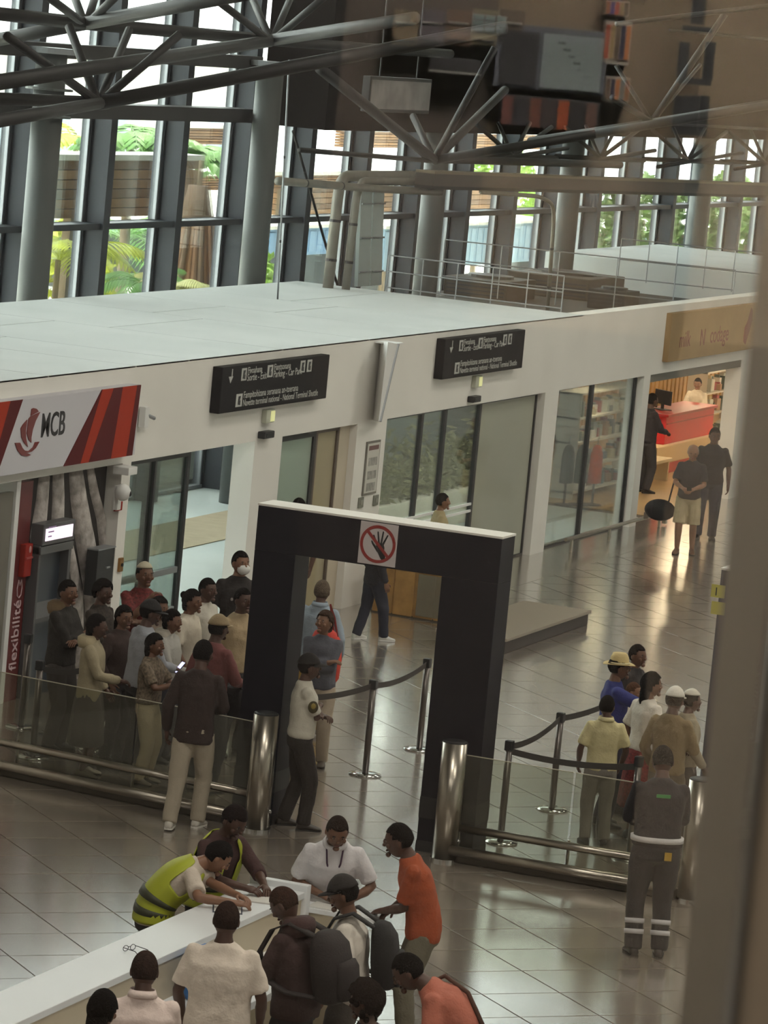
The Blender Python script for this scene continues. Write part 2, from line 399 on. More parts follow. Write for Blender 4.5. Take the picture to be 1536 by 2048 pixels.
MB().box((-.03, a1-.07, 0), (.1, a1, zb), .005).build('side_panel', M_atm, atm)
MB().box((-.03, a0-.02, zb-.1), (.12, a1, zb-.01), .01).build('hood', M_atm, atm)
MB().box((-.03, a0+.03, 0), (.0, a1-.07, zb-.1)).build('recess', mat('recess blue', (48, 56, 66), .3), atm)
MB().prism([(.0, .85), (.1, .85), (.1, .9), (.0, 1.05)], 'y', a0+.03, a1-.07).build('keypad_shelf', M_atm, atm)
cb = empty('wall_box', (WX-.04, wy(198, 1150), 1.0), 0, 'dark grey steel box with a small lock beside the cash machine', 'box')
MB().box((-.02, -.25, 0), (.12, .2, .52), .008).build('case', mat('box steel', (52, 54, 56), .4, .4), cb)
MB().box((-.02, -.26, .52), (.13, .21, .535)).build('lid', M_alu, cb)
MB().box((.12, -.03, .3), (.145, .06, .32), .004).build('lock', M_alu, cb)
cm = empty('security_camera', (WX, wy(232, 965), 2.12), 0, 'white dome security camera fixed on the white door post', 'camera')
MB().box((0, -.04, -.18), (.06, .06, .1), .01).build('bracket', M_white, cm)
MB().ell((.13, -.08, .04), (.09, .1, .1), 14, 10).build('dome', M_white, cm, True)
MB().ell((.2, -.06, .03), (.03, .035, .035), 10, 8).build('lens', M_black, cm, True)
MB().box((0, .0, -.2), (.02, .19, -.1)).build('red_tape', M_red, cm)
MB().box((.0, -.12, .24), (.2, .12, .33), .01).build('top_cover', M_white, cm)
ls = empty('lock_switch', (WX, wy(240, 1115), 1.28), 0, 'small brass key switch on the white door post', 'switch')
MB().box((0, -.05, -.08), (.03, .05, .08), .006).build('plate', mat('brass', (150, 110, 60), .4, .7), ls)
MB().tube([(.03, 0, 0), (.045, 0, 0)], .02, 10).build('key_hole', M_black, ls)
tl = empty('wall_spotlight', (WX+.02, wy(283, 815), 2.98), 0, 'small white spotlight beside the red end of the bank sign', 'lamp')
MB().box((0, -.1, -.12), (.08, .02, .12), .008).build('body', M_white, tl); MB().tube([(.06, 0, .02), (.1, .12, -.02)], .022, 8).build('arm', M_alu, tl)
# grey shutter left of the pylon
struct(MB().box((WX-.12, 36.2, 0), (WX-.06, wy(38, 1000)-.02, 2.33)).build('door_1', mat('shutter', (118, 114, 104), .6, var=.04)))

# ---- sliding door opening with view through the passage
def door(nm, y0, y1, z1, x, m, fr=M_dark, e=.045, dep=.06):
    d = empty(nm, (x, y0, 0), kind='structure'); L = y1-y0
    MB().box((-.006, e, .03), (.006, L-e, z1-e)).build('pane', m, d)
    MB().box((-dep/2, 0, 0), (dep/2, e, z1)).build('stile', fr, d); MB().box((-dep/2, L-e, 0), (dep/2, L, z1)).build('stile', fr, d)
    MB().box((-dep/2, e, z1-e), (dep/2, L-e, z1)).build('rail', fr, d); MB().box((-dep/2, e, 0), (dep/2, L-e, .03)).build('rail', fr, d)
    return d
door('door_2', 41.62, 42.5, 2.45, WX-.1, M_glassd, M_dark, .05)
door('door_3', 42.42, 43.62, 2.45, WX-.16, M_glassd, M_dark, .075)
for z in (.98, .50):
    b = MB().box((WX-.2, 41.7, z), (WX-.13, 43.5, z+.07)).build('door_bar', M_alu); tag(b, 'pale push bar across the sliding glass door, ' + ('upper' if z > .8 else 'lower'), 'bar')
door('door_4', 46.2, 47.6, 2.45, WX-.14, glass('mint film', (200, 214, 204), .03, 0, .55, (190, 204, 190)), M_black, .09)
door('door_5', 47.6, 48.4, 2.45, WX-.14, glass('beige film', (196, 186, 160), .03, 0, .6, (200, 188, 158)), mat('brown frame', (84, 72, 62), .5), .06)
struct(MB().box((WX-.3, 48.4, 0), (WX-.1, 48.76, 2.46)).build('trim_2', mat('beige jamb', (196, 184, 166), .7)))
for k, (y0, y1, m) in enumerate(((49.86, 51.55, M_glass), (51.55, 52.5, M_glass), (52.5, 53.95, M_glass), (53.95, 56.48, M_frost))):
    door('door_%d' % (6+k), y0, y1, 2.46, WX-.14, m, M_dark, .045)
door('door_10', 57.17, 59.2, 2.48, WX-.14, M_glass, M_dark, .05); door('door_11', 59.2, 61.5, 2.48, WX-.14, M_glass, M_dark, .05)
# dark room behind the large glass with a long planter
M_hedge = mat('planter greens', (120, 118, 84), .8, var=.7, scale=26, detail=8, bump=.8, bscale=40)
struct(MB().box((-21.5, 52.6, 0), (-21.35, 63.4, 2.9)).build('wall_corridor', mat('corridor wall', (104, 110, 108), .6)))
pb = empty('planter_box', (-20.75, 57.8, 0), 0, 'long pale planter trough filled with low dark shrubs behind the large glass front', 'planter')
MB().box((-.5, -3.4, 0), (.25, 4.4, .55), .02).build('trough', mat('planter beige', (214, 208, 190), .6), pb)
mb = MB()
for i in range(2600):
    c_ = Vector((rng.uniform(-.46, .22), rng.uniform(-3.3, 4.3), .55+abs(rng.normal(0, .36)))); d = Vector(rng.normal(size=3)).normalized()*.10; e_ = d.orthogonal().normalized()*.035
    mb.add([c_-d, c_+e_, c_+d, c_-e_], [(0, 1, 2, 3)])
tag(mb.build('shrub_leaves', M_hedge, pb), kind='stuff')
for i in range(3):  # glowing panels added to brighten the planter room
    l_ = empty('fill_panel', (-19.8, 54.2+i*2.6, 2.62), 0, 'added glowing fill panel over the long planter behind the large glass', 'light', 'added fill panels over the planter')
    MB().box((-.32, -.32, 0), (.32, .32, .05)).build('frame', M_white, l_); MB().box((-.29, -.29, -.01), (.29, .29, 0)).build('fill_glow', mat('cool diffuser', (240, 244, 240), .4, emit=42), l_)
for z in (.86, .96): struct(MB().box((WX-.12, 49.9, z), (WX-.1, 53.9, z+.035)).build('trim_glass_band_%d' % int(z*100), M_white))

# ---- black wayfinding boards
def board(y0, y1, z0, z1, lab):
    s = empty('wayfinding_sign', (WX, y0, z0), 0, lab, 'sign'); L = y1-y0; Hh = z1-z0; t = .13
    MB().box((0, 0, 0), (t, L, Hh), .012).build('board', mat('sign black', (30, 28, 30), .6, spec=.15), s)
    W = mat('sign lettering', (190, 190, 186), .5)
    def tx(b, y, z, sz, sx=1.0): split_letters(text(b, sz, W, s, (t, y*L, z*Hh), ROT_FACE_X, depth=.003, sx=sx))
    ar = MB().prism([(.075*L+a, .64*Hh+b) for a, b in ((0, 0), (.07, .08), (.045, .08), (.045, .17), (.005+.02, .17), (.025, .08), (-.07+.07-.06, .08))], 'x', t, t+.005).build('arrow', W, s)
    for yy, zz, a, b in ((.17, .66, .045, .27), (.405, .66, .05, .27), (.715, .67, .045, .27), (.78, .67, .045, .27), (.14, .1, .055, .28)):
        ic = MB().box((t, yy*L, zz*Hh), (t+.004, (yy+a)*L, (zz+b)*Hh)).build('pictogram', W, s)
        c0 = ((yy+a/2)*L, (zz+b/2)*Hh)
        MB().prism([(c0[0]-.04, c0[1]-.05), (c0[0]+.04, c0[1]-.06), (c0[0]+.04, c0[1]), (c0[0]+.01, c0[1]-.01), (c0[0]+.045, c0[1]+.05), (c0[0]-.03, c0[1]+.05)], 'x', t+.004, t+.006).build('symbol', M_ink, ic)
    tx('Fivoahana', .225, .8, .115); tx('Sortie - Exit', .225, .64, .125)
    tx('Fiantsonana', .465, .8, .115); tx('Parking - Car Park', .465, .64, .125)
    tx('Fampitohizana seranana an-toerana', .205, .27, .12, 1.03); tx('Navette terminal national - National Terminal Shuttle', .205, .1, .115, .98)
    return s
board(43.74, 47.2, 2.9, 3.46, 'black exit and parking sign board above the open sliding door')
board(51.5, 54.9, 2.92, 3.48, 'black exit and parking sign board above the large glass front')
def wall_lamp(px_, py_, lab):
    p = onx(px_, py_, WX); l_ = empty('emergency_light', p, 0, lab, 'light')
    MB().box((0, -.13, -.08), (.07, .13, .09), .01).build('case', mat('lamp case', (190, 192, 176), .5), l_)
    MB().box((.07, .0, -.06), (.078, .12, .07)).build('lens', mat('lamp lens', (206, 206, 150), .3, emit=.5), l_)
wall_lamp(531, 832, 'small emergency light under the exit sign above the open sliding door'); wall_lamp(949, 763, 'small emergency light under the exit sign above the large glass front')
def sensor(px_, py_, lab):
    p = onx(px_, py_, WX); l_ = empty('door_sensor', p, 0, lab, 'sensor')
    MB().box((0, -.16, -.045), (.1, .16, .045), .015).build('case', M_dark, l_); MB().box((.1, -.12, -.02), (.106, .12, .02)).build('lens', M_black, l_)
sensor(525, 868, 'dark motion sensor over the open sliding door'); sensor(942, 797, 'dark motion sensor over the large glass front')
# framed notice and two switch plates on the pier
nt_ = empty('framed_notice', (WX, wy(741, 935), onx(741, 935, WX).z), 0, 'tall framed notice with grey pictures on the wall pier', 'notice')
MB().box((0, -.25, -.36), (.02, .25, .36), .004).build('frame', mat('notice frame', (120, 116, 110), .5), nt_)
MB().box((.02, -.22, -.33), (.024, .22, .33)).build('sheet', mat('notice sheet', (204, 200, 192), .6), nt_)
MB().box((.024, -.18, .24), (.026, .18, .3)).build('heading', mat('notice heading', (120, 92, 90), .6), nt_)
for i, z in enumerate((.08, -.1, -.26)): MB().box((.024, -.16, z-.05), (.026, .16, z+.06)).build('picture', mat('notice picture', (160, 158, 152), .7, var=.3, scale=14), nt_)
for px_ in (720, 750):
    p = onx(px_, 1005 if px_ < 730 else 1000, WX); o = empty('switch_plate', p, 0, 'grey switch plate under the framed notice on the wall pier', 'switch', 'switch plates under the notice')
    MB().box((0, -.09, -.07), (.02, .09, .07), .006).build('plate', mat('switch grey', (128, 130, 120), .5), o); MB().box((.02, -.04, -.03), (.028, .04, .03), .003).build('rocker', mat('rocker', (150, 150, 140), .4), o)
# folded projector-screen like white fin leaning on the pier
fn = empty('wall_fin', (WX, wy(768, 690), 0), 0, 'slanted white metal fin standing out from the fascia between two black signs', 'fin')
q = [onx(a, b, WX+.02) for a, b in ((762, 683), (780, 690), (760, 842), (746, 840))]
q2 = [onx(a, b, WX+.3) for a, b in ((776, 684), (796, 688), (760, 843), (757, 842))]
def rel(v): return (v.x-WX, v.y-fn.location.y, v.z)
MB().loft([[rel(v) for v in q], [rel(v) for v in q2]]).build('blade', M_white, fn)
MB().tube([rel(q2[1]), rel(q2[2])], .022, 6).build('edge_bead', M_alu, fn)
MB().obox(rel((q[0]+q2[1])/2), (.14, 0, 0), (0, .16, 0), (0, 0, .01)).build('cap', M_white, fn)

# ---- gift shop at the far end
M_wood = mat('slat timber', (176, 138, 84), .6, var=.15, scale=4)
bw = struct(MB().box((-23.4, 63.5, 0), (-23.2, 90, 2.7)).build('wall_shop_back', mat('shop back', (206, 180, 128), .7)))
for k in range(90):
    MB().box((-23.2, 64+k*.29, .1), (-23.14, 64+k*.29+.18, 2.65)).build('slat', M_wood, bw)
struct(MB().box((-23.4, 63.4, -.011), (WX-.3, 90, .0)).build('floor_shop', mat('shop floor', (176, 146, 104), .35, var=.1, scale=2)))
for i, y in enumerate((65.0, 69.0, 73.0, 77.0, 81.0)):  # unseen glowing panels that brighten the shop interior
    for x in (-19.8, -22.0):
        l_ = empty('fill_panel', (x, y, 2.5), 0, 'unseen white fill panel overhead in the gift shop', 'light', 'unseen gift shop fill panels')
        MB().box((-.32, -.32, 0), (.32, .32, .05)).build('frame', M_white, l_); MB().box((-.29, -.29, -.01), (.29, .29, 0)).build('fill_glow', mat('fill_glow', (255, 232, 196), .4, emit=26), l_)
ct = empty('shop_counter', (-20.75, 71.0, 0), 0, 'bright red shop counter with a cream base in the gift shop', 'counter')
MB().box((-.3, -1.25, .55), (.3, 1.9, 1.06), .02).build('front_panel', mat('counter red', (196, 40, 44), .4), ct)
MB().box((-.35, -1.9, .22), (.38, 2.0, .55), .02).build('base', mat('counter cream', (206, 182, 144), .6), ct)
MB().box((-.3, -1.8, 0), (.3, 1.9, .22), .01).build('plinth', MATS['counter red'], ct)
MB().box((-.33, -1.3, 1.06), (.35, 1.95, 1.11), .01).build('top', mat('counter top', (150, 32, 36), .35), ct)
MB().box((.3, -1.2, .92), (.312, 1.85, .94)).build('trim_line', mat('counter line', (150, 28, 32), .4), ct)
mo = empty('till_screen', (-20.8, 70.6, 1.11), .9, 'flat till screen on the red shop counter', 'screen')
MB().box((-.12, -.14, 0), (.12, .14, .015), .004).build('foot', M_dark, mo); MB().box((-.015, -.03, .01), (.015, .03, .14)).build('stem', M_dark, mo); MB().box((-.02, -.25, .1), (.02, .25, .36), .006).build('panel', M_black, mo)
hh = empty('shop_badge', (-22.9, 79.2, 1.62), 0, 'oval red and white shop badge on the slatted timber wall', 'sign')
MB().ell((-.2, 0, 0), (.06, .6, .16), 24, 8).build('disc', mat('badge red', (190, 60, 60), .5), hh, True); MB().ell((-.165, 0, 0), (.06, .42, .1), 24, 8).build('inner', M_signw, hh, True)
shelf_cols = [(190, 196, 188), (150, 60, 60), (90, 110, 100), (200, 190, 160), (120, 130, 140), (60, 80, 70), (180, 140, 110), (226, 222, 214)]
shelf_words = ['pale grey', 'dark red', 'grey green', 'cream', 'slate grey', 'dark green', 'tan', 'white']
def shelf(x, y, L, n, lab, where):
    s = empty('display_shelf', (x, y, 0), 0, lab, 'shelf')
    for k in range(n+1): MB().box((-.2, 0, .1+k*.42), (.2, L, .13+k*.42)).build('shelf_board', mat('shelf white', (206, 202, 190), .5), s)
    for yy in (0, L-.03): MB().box((-.2, yy, 0), (.2, yy+.03, .1+n*.42+.03)).build('upright', mat('shelf white', (206, 202, 190), .5), s)
    for k in range(n):
        yy = .08
        while yy < L-.22:
            wd = rng.uniform(.12, .2); hg = rng.uniform(.12, .34); ci = int(rng.integers(len(shelf_cols)))
            row = ('lowest', 'second', 'third', 'fourth')[k]
            g = empty('souvenir', (x+rng.uniform(-.03, .08), y+yy+wd/2, .13+k*.42), rng.uniform(-.2, .2), shelf_words[ci]+' packaged souvenir on the '+row+' board of the '+where, 'souvenir', 'souvenirs on the gift shop shelves')
            MB().box((-.08, -wd/2, 0), (.08, wd/2, hg*.8), .012).build('body', mat('souvenir %d' % ci, shelf_cols[ci], .5), g)
            MB().box((-.05, -wd/3, hg*.8-.004), (.05, wd/3, hg), .01).build('top', mat('souvenir %d' % ((ci+3) % 8), shelf_cols[(ci+3) % 8], .5), g)
            yy += wd+rng.uniform(.03, .1)
shelf(-20.5, 64.1, 3.4, 4, 'long white souvenir shelf standing behind the shop glass', 'long shelf behind the shop glass')
shelf(-22.9, 68.4, 3.0, 4, 'white souvenir shelf against the slatted timber wall', 'shelf against the timber wall')
shelf(-21.9, 76.6, 2.6, 3, 'low white souvenir shelf beyond the red counter', 'low shelf beyond the red counter')
p = onz(1308, 962, 0); bn = empty('bench', (p.x, p.y-.14, 0), 0, 'low pale bench inside the gift shop entrance', 'bench')
MB().box((-.2, -.7, .36), (.2, .5, .42), .01).build('seat', mat('bench beige', (200, 186, 156), .5), bn)
for yy in (-.6, .4): MB().box((-.16, yy, 0), (.16, yy+.05, .36)).build('leg', mat('bench beige', (190, 176, 150), .5), bn)
for i, (px_, cc, lab) in enumerate(((1116, (58, 62, 60), 'grey green garment hanging behind the shop glass'), (1144, (46, 60, 44), 'dark green garment hanging behind the shop glass'), (1172, (230, 92, 44), 'bright orange garment hanging behind the shop glass'))):
    p = onz(px_, 1000, 0)+Vector((.3, -.6, 0))
    g = empty('hanging_garment', (p.x, p.y, 0), 0, lab, 'garment')
    rings = [[(rx*math.cos(2*PI*k/12), ry*math.sin(2*PI*k/12), z) for k in range(12)] for z, rx, ry in ((.38, .1, .2), (.6, .1, .18), (.85, .09, .2), (.98, .06, .15), (1.02, .03, .05))]
    MB().loft(rings).build('cloth', mat('garment %d' % i, cc, .8, var=.15, scale=9), g, True)
    MB().tube([(0, 0, 1.0), (0, 0, 1.12), (0, .03, 1.16), (0, .05, 1.12)], .008, 6).build('hook', M_alu, g)
    MB().tube([(0, 0, 0), (0, 0, .4)], .02, 8).build('stand_pole', M_dark, g); MB().tube([(0, 0, 0), (0, 0, .02)], .16, 14).build('stand_foot', M_dark, g)
ts = empty('shop_sign', (WX, 62.4, 2.65), 0, 'tan fascia board with faded red script lettering over the gift shop entrance', 'sign')
MB().box((0, 0, 0), (.1, 5.35, .8), .01).build('board', mat('sign tan', (168, 138, 96), .6, var=.06, scale=2), ts)
MT = mat('sign faded red', (140, 84, 76), .6)
for body, yy, zz, sz in (('milk', .55, .22, .38), ('N', 1.75, .2, .4), ('codage', 2.35, .22, .4)): split_letters(text(body, sz, MT, ts, (.1, yy, zz), ROT_FACE_X, depth=.003))
MB().prism([(4.45, .16), (4.6, .1), (4.8, .35), (4.9, .52), (4.85, .7), (4.75, .74), (4.6, .5), (4.45, .4)], 'x', .1, .106).build('emblem', MT, ts)
# bumper rail along the shop glass
br = empty('bumper_rail', (WX+.32, 57.2, 0), 0, 'low steel bumper rail along the shop glass', 'rail')
MB().tube([(0, 0, .22), (0, 5.2, .22)], .03, 10).build('bar', M_steel, br)
for yy in (.3, 2.2, 4.9): MB().tube([(0, yy, 0), (0, yy, .22)], .025, 8).build('post', M_steel, br)
MB().obox((0, 5.2, .14), (.03, 0, 0), (0, .05, 0), (0, 0, .11)).build('end_plate', M_steel, br)
# ================================================================== PORTAL, BARRIERS, DESK
M_navy = mat('portal navy', (22, 20, 29), .5, var=.05, scale=2, spec=.2)
GY = 35.0
p = ony(517, 1010, GY); q = ony(1005, 1072, GY)
gate = empty('portal_gate', ((p.x+q.x)/2, GY, 0), 0, 'dark navy walk-through portal with a no-entry hand sign on its header', 'gate')
L = (q.x-p.x)/2; GZ = (p.z+q.z)/2; GD = .38; lw, rw = .42, .56
MB().box((-L, 0, .0), (-L+lw, GD, GZ-.44), .006).build('post', M_navy, gate)
MB().box((L-rw, 0, .0), (L, GD, GZ-.44), .006).build('post', M_navy, gate)
MB().box((-L, 0, GZ-.44), (L, GD, GZ-.015), .006).build('header', M_navy, gate)
MB().box((-L-.005, -.005, GZ-.015), (L+.005, GD+.005, GZ+.005)).build('top_cover', mat('portal top', (236, 232, 224), .5), gate)
for x0, x1 in ((-L, -L+lw), (L-rw, L)): MB().box((x0-.004, -.004, .0), (x1+.004, GD+.004, .1)).build('plinth', M_black, gate)
for x0, x1 in ((-L, -L+lw), (L-rw, L)): MB().box((x0-.003, -.003, .32), (x1+.003, GD+.003, .52)).build('dark_band', M_black, gate)
# no entry sign on the header
sg = empty('no_entry_sign', (0, 0, 0), 0, 'square white sign with a black hand in a red struck-out ring', 'sign')
c0 = ony(757, 1088, GY); sg.location = (c0.x, GY-.004, c0.z)
MB().box((-.19, -.012, -.2), (.19, 0, .2), .003).build('plate', mat('sign plate', (206, 196, 196), .45), sg)
MR = mat('sign ring', (150, 48, 44), .5)
rings = []
for k in range(36):
    a = 2*PI*k/36; rings.append([((.165+dx)*math.cos(a), -.012+dy, (.165+dx)*math.sin(a)) for dx, dy in ((-.014, 0), (.014, 0), (.014, -.006), (-.014, -.006))])
MB().loft(rings, closed=True).build('ring', MR, sg)
MB().obox((0, -.0145, 0), (.112, 0, -.112), (0, .0025, 0), (.01, 0, .01)).build('slash', MR, sg)
hm = MB(); hm.ell((.025, -.018, -.035), (.045, .008, .05), 12, 8)
for ang, ln, ox in ((115, .085, -.012), (100, .115, .012), (84, .12, .032), (66, .1, .05)):
    a = math.radians(ang); hm.tube([(ox, -.019, 0), (ox+ln*math.cos(a), -.019, ln*math.sin(a))], [.011, .008], 6, round_=True)
hm.tube([(-.005, -.019, -.05), (-.05, -.019, .0), (-.062, -.019, .02)], [.014, .011, .008], 6, round_=True)
hm.tube([(.035, -.018, -.07), (.06, -.018, -.12)], [.03, .026], 8, round_=True)
hm.v = [(x_, -.0135+(y_+.019)*.12, z_) for x_, y_, z_ in hm.v]
hm.build('hand', M_black, sg, True)
# second, blue grey portal column at the barrier end, partly hidden by the window pier
g2p = onz(1385, 1640, 0)
g2 = empty('information_column', (g2p.x+.25, g2p.y, 0), 0, 'tall blue-grey portal column with yellow square labels', 'column')
zt = ony(1411, 1135, g2p.y).z
MB().box((-.22, 0, 0), (.45, .4, zt), .006).build('post', mat('portal blue', (58, 62, 78), .4), g2)
MB().box((-.225, -.005, zt), (.455, .405, zt+.02)).build('top_cover', MATS['portal top'], g2)
for i, py_ in enumerate((1182, 1216)):
    c0 = ony(1433, py_, g2p.y); yl = MB().box((c0.x-g2.location.x-.055, -.006, c0.z-.065), (c0.x-g2.location.x+.09, 0, c0.z+.065), .003).build('yellow_label', mat('label yellow', (190, 184, 84), .5), g2)
    if i == 0: text('1', .12, M_ink, yl, (c0.x-g2.location.x-.03, -.007, c0.z-.045), ROT_FACE_Y, depth=.001)

# ---- glass balustrades across the hall
def balustrade(x0, y0, x1, y1, lab, post=None, zt=1.0):
    a = Vector((x0, y0, 0)); b = Vector((x1, y1, 0)); d = (b-a); L = d.length; rz = math.atan2(d.y, d.x)
    s = empty('glass_balustrade', a, rz, lab, 'balustrade')
    n = max(1, round(L/1.35))
    for k in range(n):
        MB().box((k*L/n+.012, -.006, .1), ((k+1)*L/n-.012, .006, zt), .002).build('pane', M_balu, s)
        MB().box((k*L/n+.012, -.0065, zt), ((k+1)*L/n-.012, .0065, zt+.007)).build('pane_edge', mat('glass edge', (176, 170, 150), .3), s)
    for k in range(n+1): MB().tube([(k*L/n, .03, 0), (k*L/n, .03, .36)], .016, 8).build('clamp_post', M_steel, s)
    MB().tube([(0, -.05, .32), (L, -.05, .32)], .038, 12).build('bumper_rail', M_steel, s, True)
    MB().tube([(0, -.16, .12), (L, -.16, .12)], .05, 12).build('lower_rail', M_steel, s, True)
    MB().box((0, -.1, 0), (L, .1, .085), .01).build('base_channel', mat('channel', (86, 78, 66), .4, .5), s)
    return s
pa, pe = onz(0, 1546), onz(520, 1655)
bdir = (pe-pa).normalized(); pa = pa-bdir*1.2
balustrade(pa.x, pa.y, pe.x-.12, pe.y, 'long glass balustrade with steel rails in front of the waiting crowd')
pc, pd = onz(865, 1706), onz(1250, 1775)
pd2 = pc+(pd-pc)*1.28
balustrade(pc.x+.27, pc.y-.13, pd2.x-.02, pd2.y-.06, 'glass balustrade with steel rails beside the navy portal')
def bollard(px_, py_, lab, h=1.12, r=.12):
    p = onz(px_, py_); s = empty('steel_bollard', p, 0, lab, 'bollard')
    MB().tube([(0, 0, 0), (0, 0, h)], r, 28).build('shaft', M_steel, s, True)
    MB().tube([(0, 0, h-.002), (0, 0, h+.012), (0, 0, h+.02)], [r*.97, r*.97, r*.8], 28).build('cap', M_dark, s)
    MB().tube([(0, 0, 0), (0, 0, .025)], r*1.12, 28).build('base_ring', M_chrome, s)
    MB().ell((r*1.02, -.0, .2), (.022, .022, .022), 8, 6).build('bolt', M_chrome, s, True)
    return s
bollard(512, 1660, 'polished steel bollard at the portal end of the long glass balustrade')
bollard(888, 1720, 'polished steel bollard on the other side of the navy portal')
bollard(1380, 1800, 'polished steel bollard by the blue-grey information column')
# ---- belt stanchions
def stanchion(px_, py_, lab, p=None):
    p = p or onz(px_, py_); s = empty('belt_stanchion', p, 0, lab, 'stanchion')
    MB().tube([(0, 0, 0), (0, 0, .015), (0, 0, .03)], [.17, .17, .1], 28).build('base_plate', M_chrome, s, True)
    MB().tube([(0, 0, .02), (0, 0, .96)], .034, 16).build('post', mat('stanchion post', (110, 104, 100), .3, .8), s, True)
    MB().box((-.04, -.04, .9), (.04, .04, 1.0), .012).build('belt_head', M_dark, s)
    return p
def belt(a, b, lab, za=.94, zb=.94, sag=.06):
    c = (a+b)/2; s = empty('barrier_belt', c, 0, lab, 'belt'); d = b-a; n = Vector((-d.y, d.x, 0)).normalized()*.003
    rings = []
    for k in range(13):
        t = k/12; pt = a.lerp(b, t)-c; z = za+(zb-za)*t-sag*4*t*(1-t)
        rings.append([(pt.x+n.x, pt.y+n.y, z-.03), (pt.x+n.x, pt.y+n.y, z+.03), (pt.x-n.x, pt.y-n.y, z+.03), (pt.x-n.x, pt.y-n.y, z-.03)])
    MB().loft(rings).build('webbing', mat('belt grey', (62, 58, 54), .7), s)
    for t, e in ((a, za), (b, zb)): MB().obox((t.x-c.x, t.y-c.y, e), (d.normalized()*.02), n*4, (0, 0, .035)).build('clip', M_black, s)
s1 = stanchion(730, 1550, 'belt stanchion between the guard and the far stanchion'); s2 = stanchion(838, 1500, 'belt stanchion standing farthest behind the portal')
s0 = stanchion(0, 0, 'belt stanchion behind the guard and the portal post', onz(600, 1582)+Vector((-.25, -.05, 0)))
belt(s1, s2, 'grey belt between the two stanchions seen through the portal'); belt(s0, s1, 'grey belt running from the crowd to the first stanchion in the portal')
s3 = stanchion(1000, 1685, 'belt stanchion at the corner beside the navy portal post'); s4 = stanchion(1103, 1620, 'belt stanchion behind the man in the yellow shirt')
s5 = stanchion(1262, 1545, 'belt stanchion behind the man in the straw fedora'); s6 = stanchion(0, 0, 'belt stanchion in front of the woman in the red skirt', Vector((-10.54, 36.2, 0)))
belt(s3, s4, 'grey belt between the two stanchions beside the yellow-shirted man'); belt(s4, s5, 'grey belt running to the man in the straw hat'); belt(s3, s6, 'grey belt passing behind the yellow-shirted man', .9, .9, .05)
s7 = stanchion(65, 1515, 'belt stanchion beside the bank pylon behind the balustrade'); s8 = stanchion(42, 1455, 'belt stanchion at the foot of the red bank pylon')
s9 = stanchion(0, 0, 'belt stanchion among the waiting crowd near the bank pylon', onz(190, 1500))
belt(s7, s9, 'grey belt hanging across the waiting crowd', .92, .9)

# ---- service desk
M_desk = mat('desk white', (226, 228, 230), .35, var=.02, scale=3); M_deskb = mat('desk beige', (196, 182, 158), .5, var=.04, scale=3)
dk = empty('service_desk', (-10.75, 24.0, 0), 0, 'long white service desk with a raised counter and a lower beige inner shelf', 'desk')
dk.location = (-11.09, 23.5, 0); DL = 4.46
MB().box((0, -4, 1.05), (.45, DL-.05, 1.1), .006).build('counter_top', M_desk, dk)
MB().box((.04, -4, 0), (.10, DL-.08, 1.05)).build('back_panel', M_deskb, dk)
MB().box((.37, -4, .76), (.43, DL-.08, 1.05)).build('riser', M_deskb, dk)
MB().box((.37, -4, .70), (.95, DL-.1, .76), .006).build('inner_shelf', M_desk, dk)
MB().box((.43, -4, .0), (.49, DL-.1, .70)).build('front_panel', M_deskb, dk)
MB().box((-.01, DL-.08, 0), (.47, DL, 1.15), .006).build('end_panel', M_desk, dk)
MB().box((.0, DL, .93), (1.0, DL+.22, .97), .006).build('return_top', M_desk, dk)
MB().box((.03, DL+.03, 0), (.9, DL+.07, .93)).build('return_panel', M_deskb, dk)
# things on the desk
g = empty('reading_glasses', onz(258, 1902, 1.1)+Vector((0, 0, .002)), 1.2, 'thin metal spectacles lying open on the white desk', 'glasses')
for s_ in (-1, 1):
    MB().tube([(s_*.035+.025*math.cos(2*PI*k/14), 0, .022+.02*math.sin(2*PI*k/14)) for k in range(15)], .0025, 5).build('rim', M_dark, g)
    MB().tube([(s_*.06, 0, .03), (s_*.06, -.12, .028), (s_*.058, -.145, .012)], .003, 5).build('temple', M_dark, g)
MB().tube([(-.01, 0, .03), (.01, 0, .03)], .0025, 5).build('bridge', M_dark, g)
p = Vector((-10.5, 25.62, .76))
bg_ = empty('blue_bag', p, .3, 'bright blue fabric pouch on the inner shelf of the desk', 'bag')
bmb = MB(); rings = []
for z, rx, ry_ in ((0, .11, .16), (.06, .13, .2), (.18, .12, .19), (.28, .1, .17), (.35, .05, .14), (.36, .02, .12)):
    rings.append([(rx*math.cos(2*PI*k/14)*(1+.08*math.sin(5*k+z*9)), ry_*math.sin(2*PI*k/14)*(1+.06*math.cos(3*k+z*20)), z) for k in range(14)])
bmb.loft(rings).build('body', mat('pouch blue', (46, 110, 178), .6, var=.15, scale=10), bg_, True)
MB().box((-.02, -.1, .12), (.135, .1, .135), .004).build('zip', mat('pouch zip', (36, 84, 150), .5), bg_)
for i, (px_, py_, rz, cc, lab) in enumerate(((455, 1818, .4, (60, 66, 80), 'dark folder lying under the arms of the bent man in the vest'), (520, 1798, .2, (190, 186, 180), 'white papers between the two men in yellow vests'), (590, 1772, .8, (206, 206, 204), 'white form in front of the man with the lanyard'))):
    o = empty('document', onz(px_, py_, 1.1) if i < 2 else Vector((-10.5, 28.08, .97)), rz if i < 2 else PI/2, lab, 'papers')
    MB().box((-.11, -.15, 0), (.11, .15, .006)).build('cover', mat('doc %d' % i, cc, .5), o); MB().box((-.10, -.14, .006), (.10, .14, .009)).build('sheet', mat('doc sheet', (214, 212, 206), .6), o)
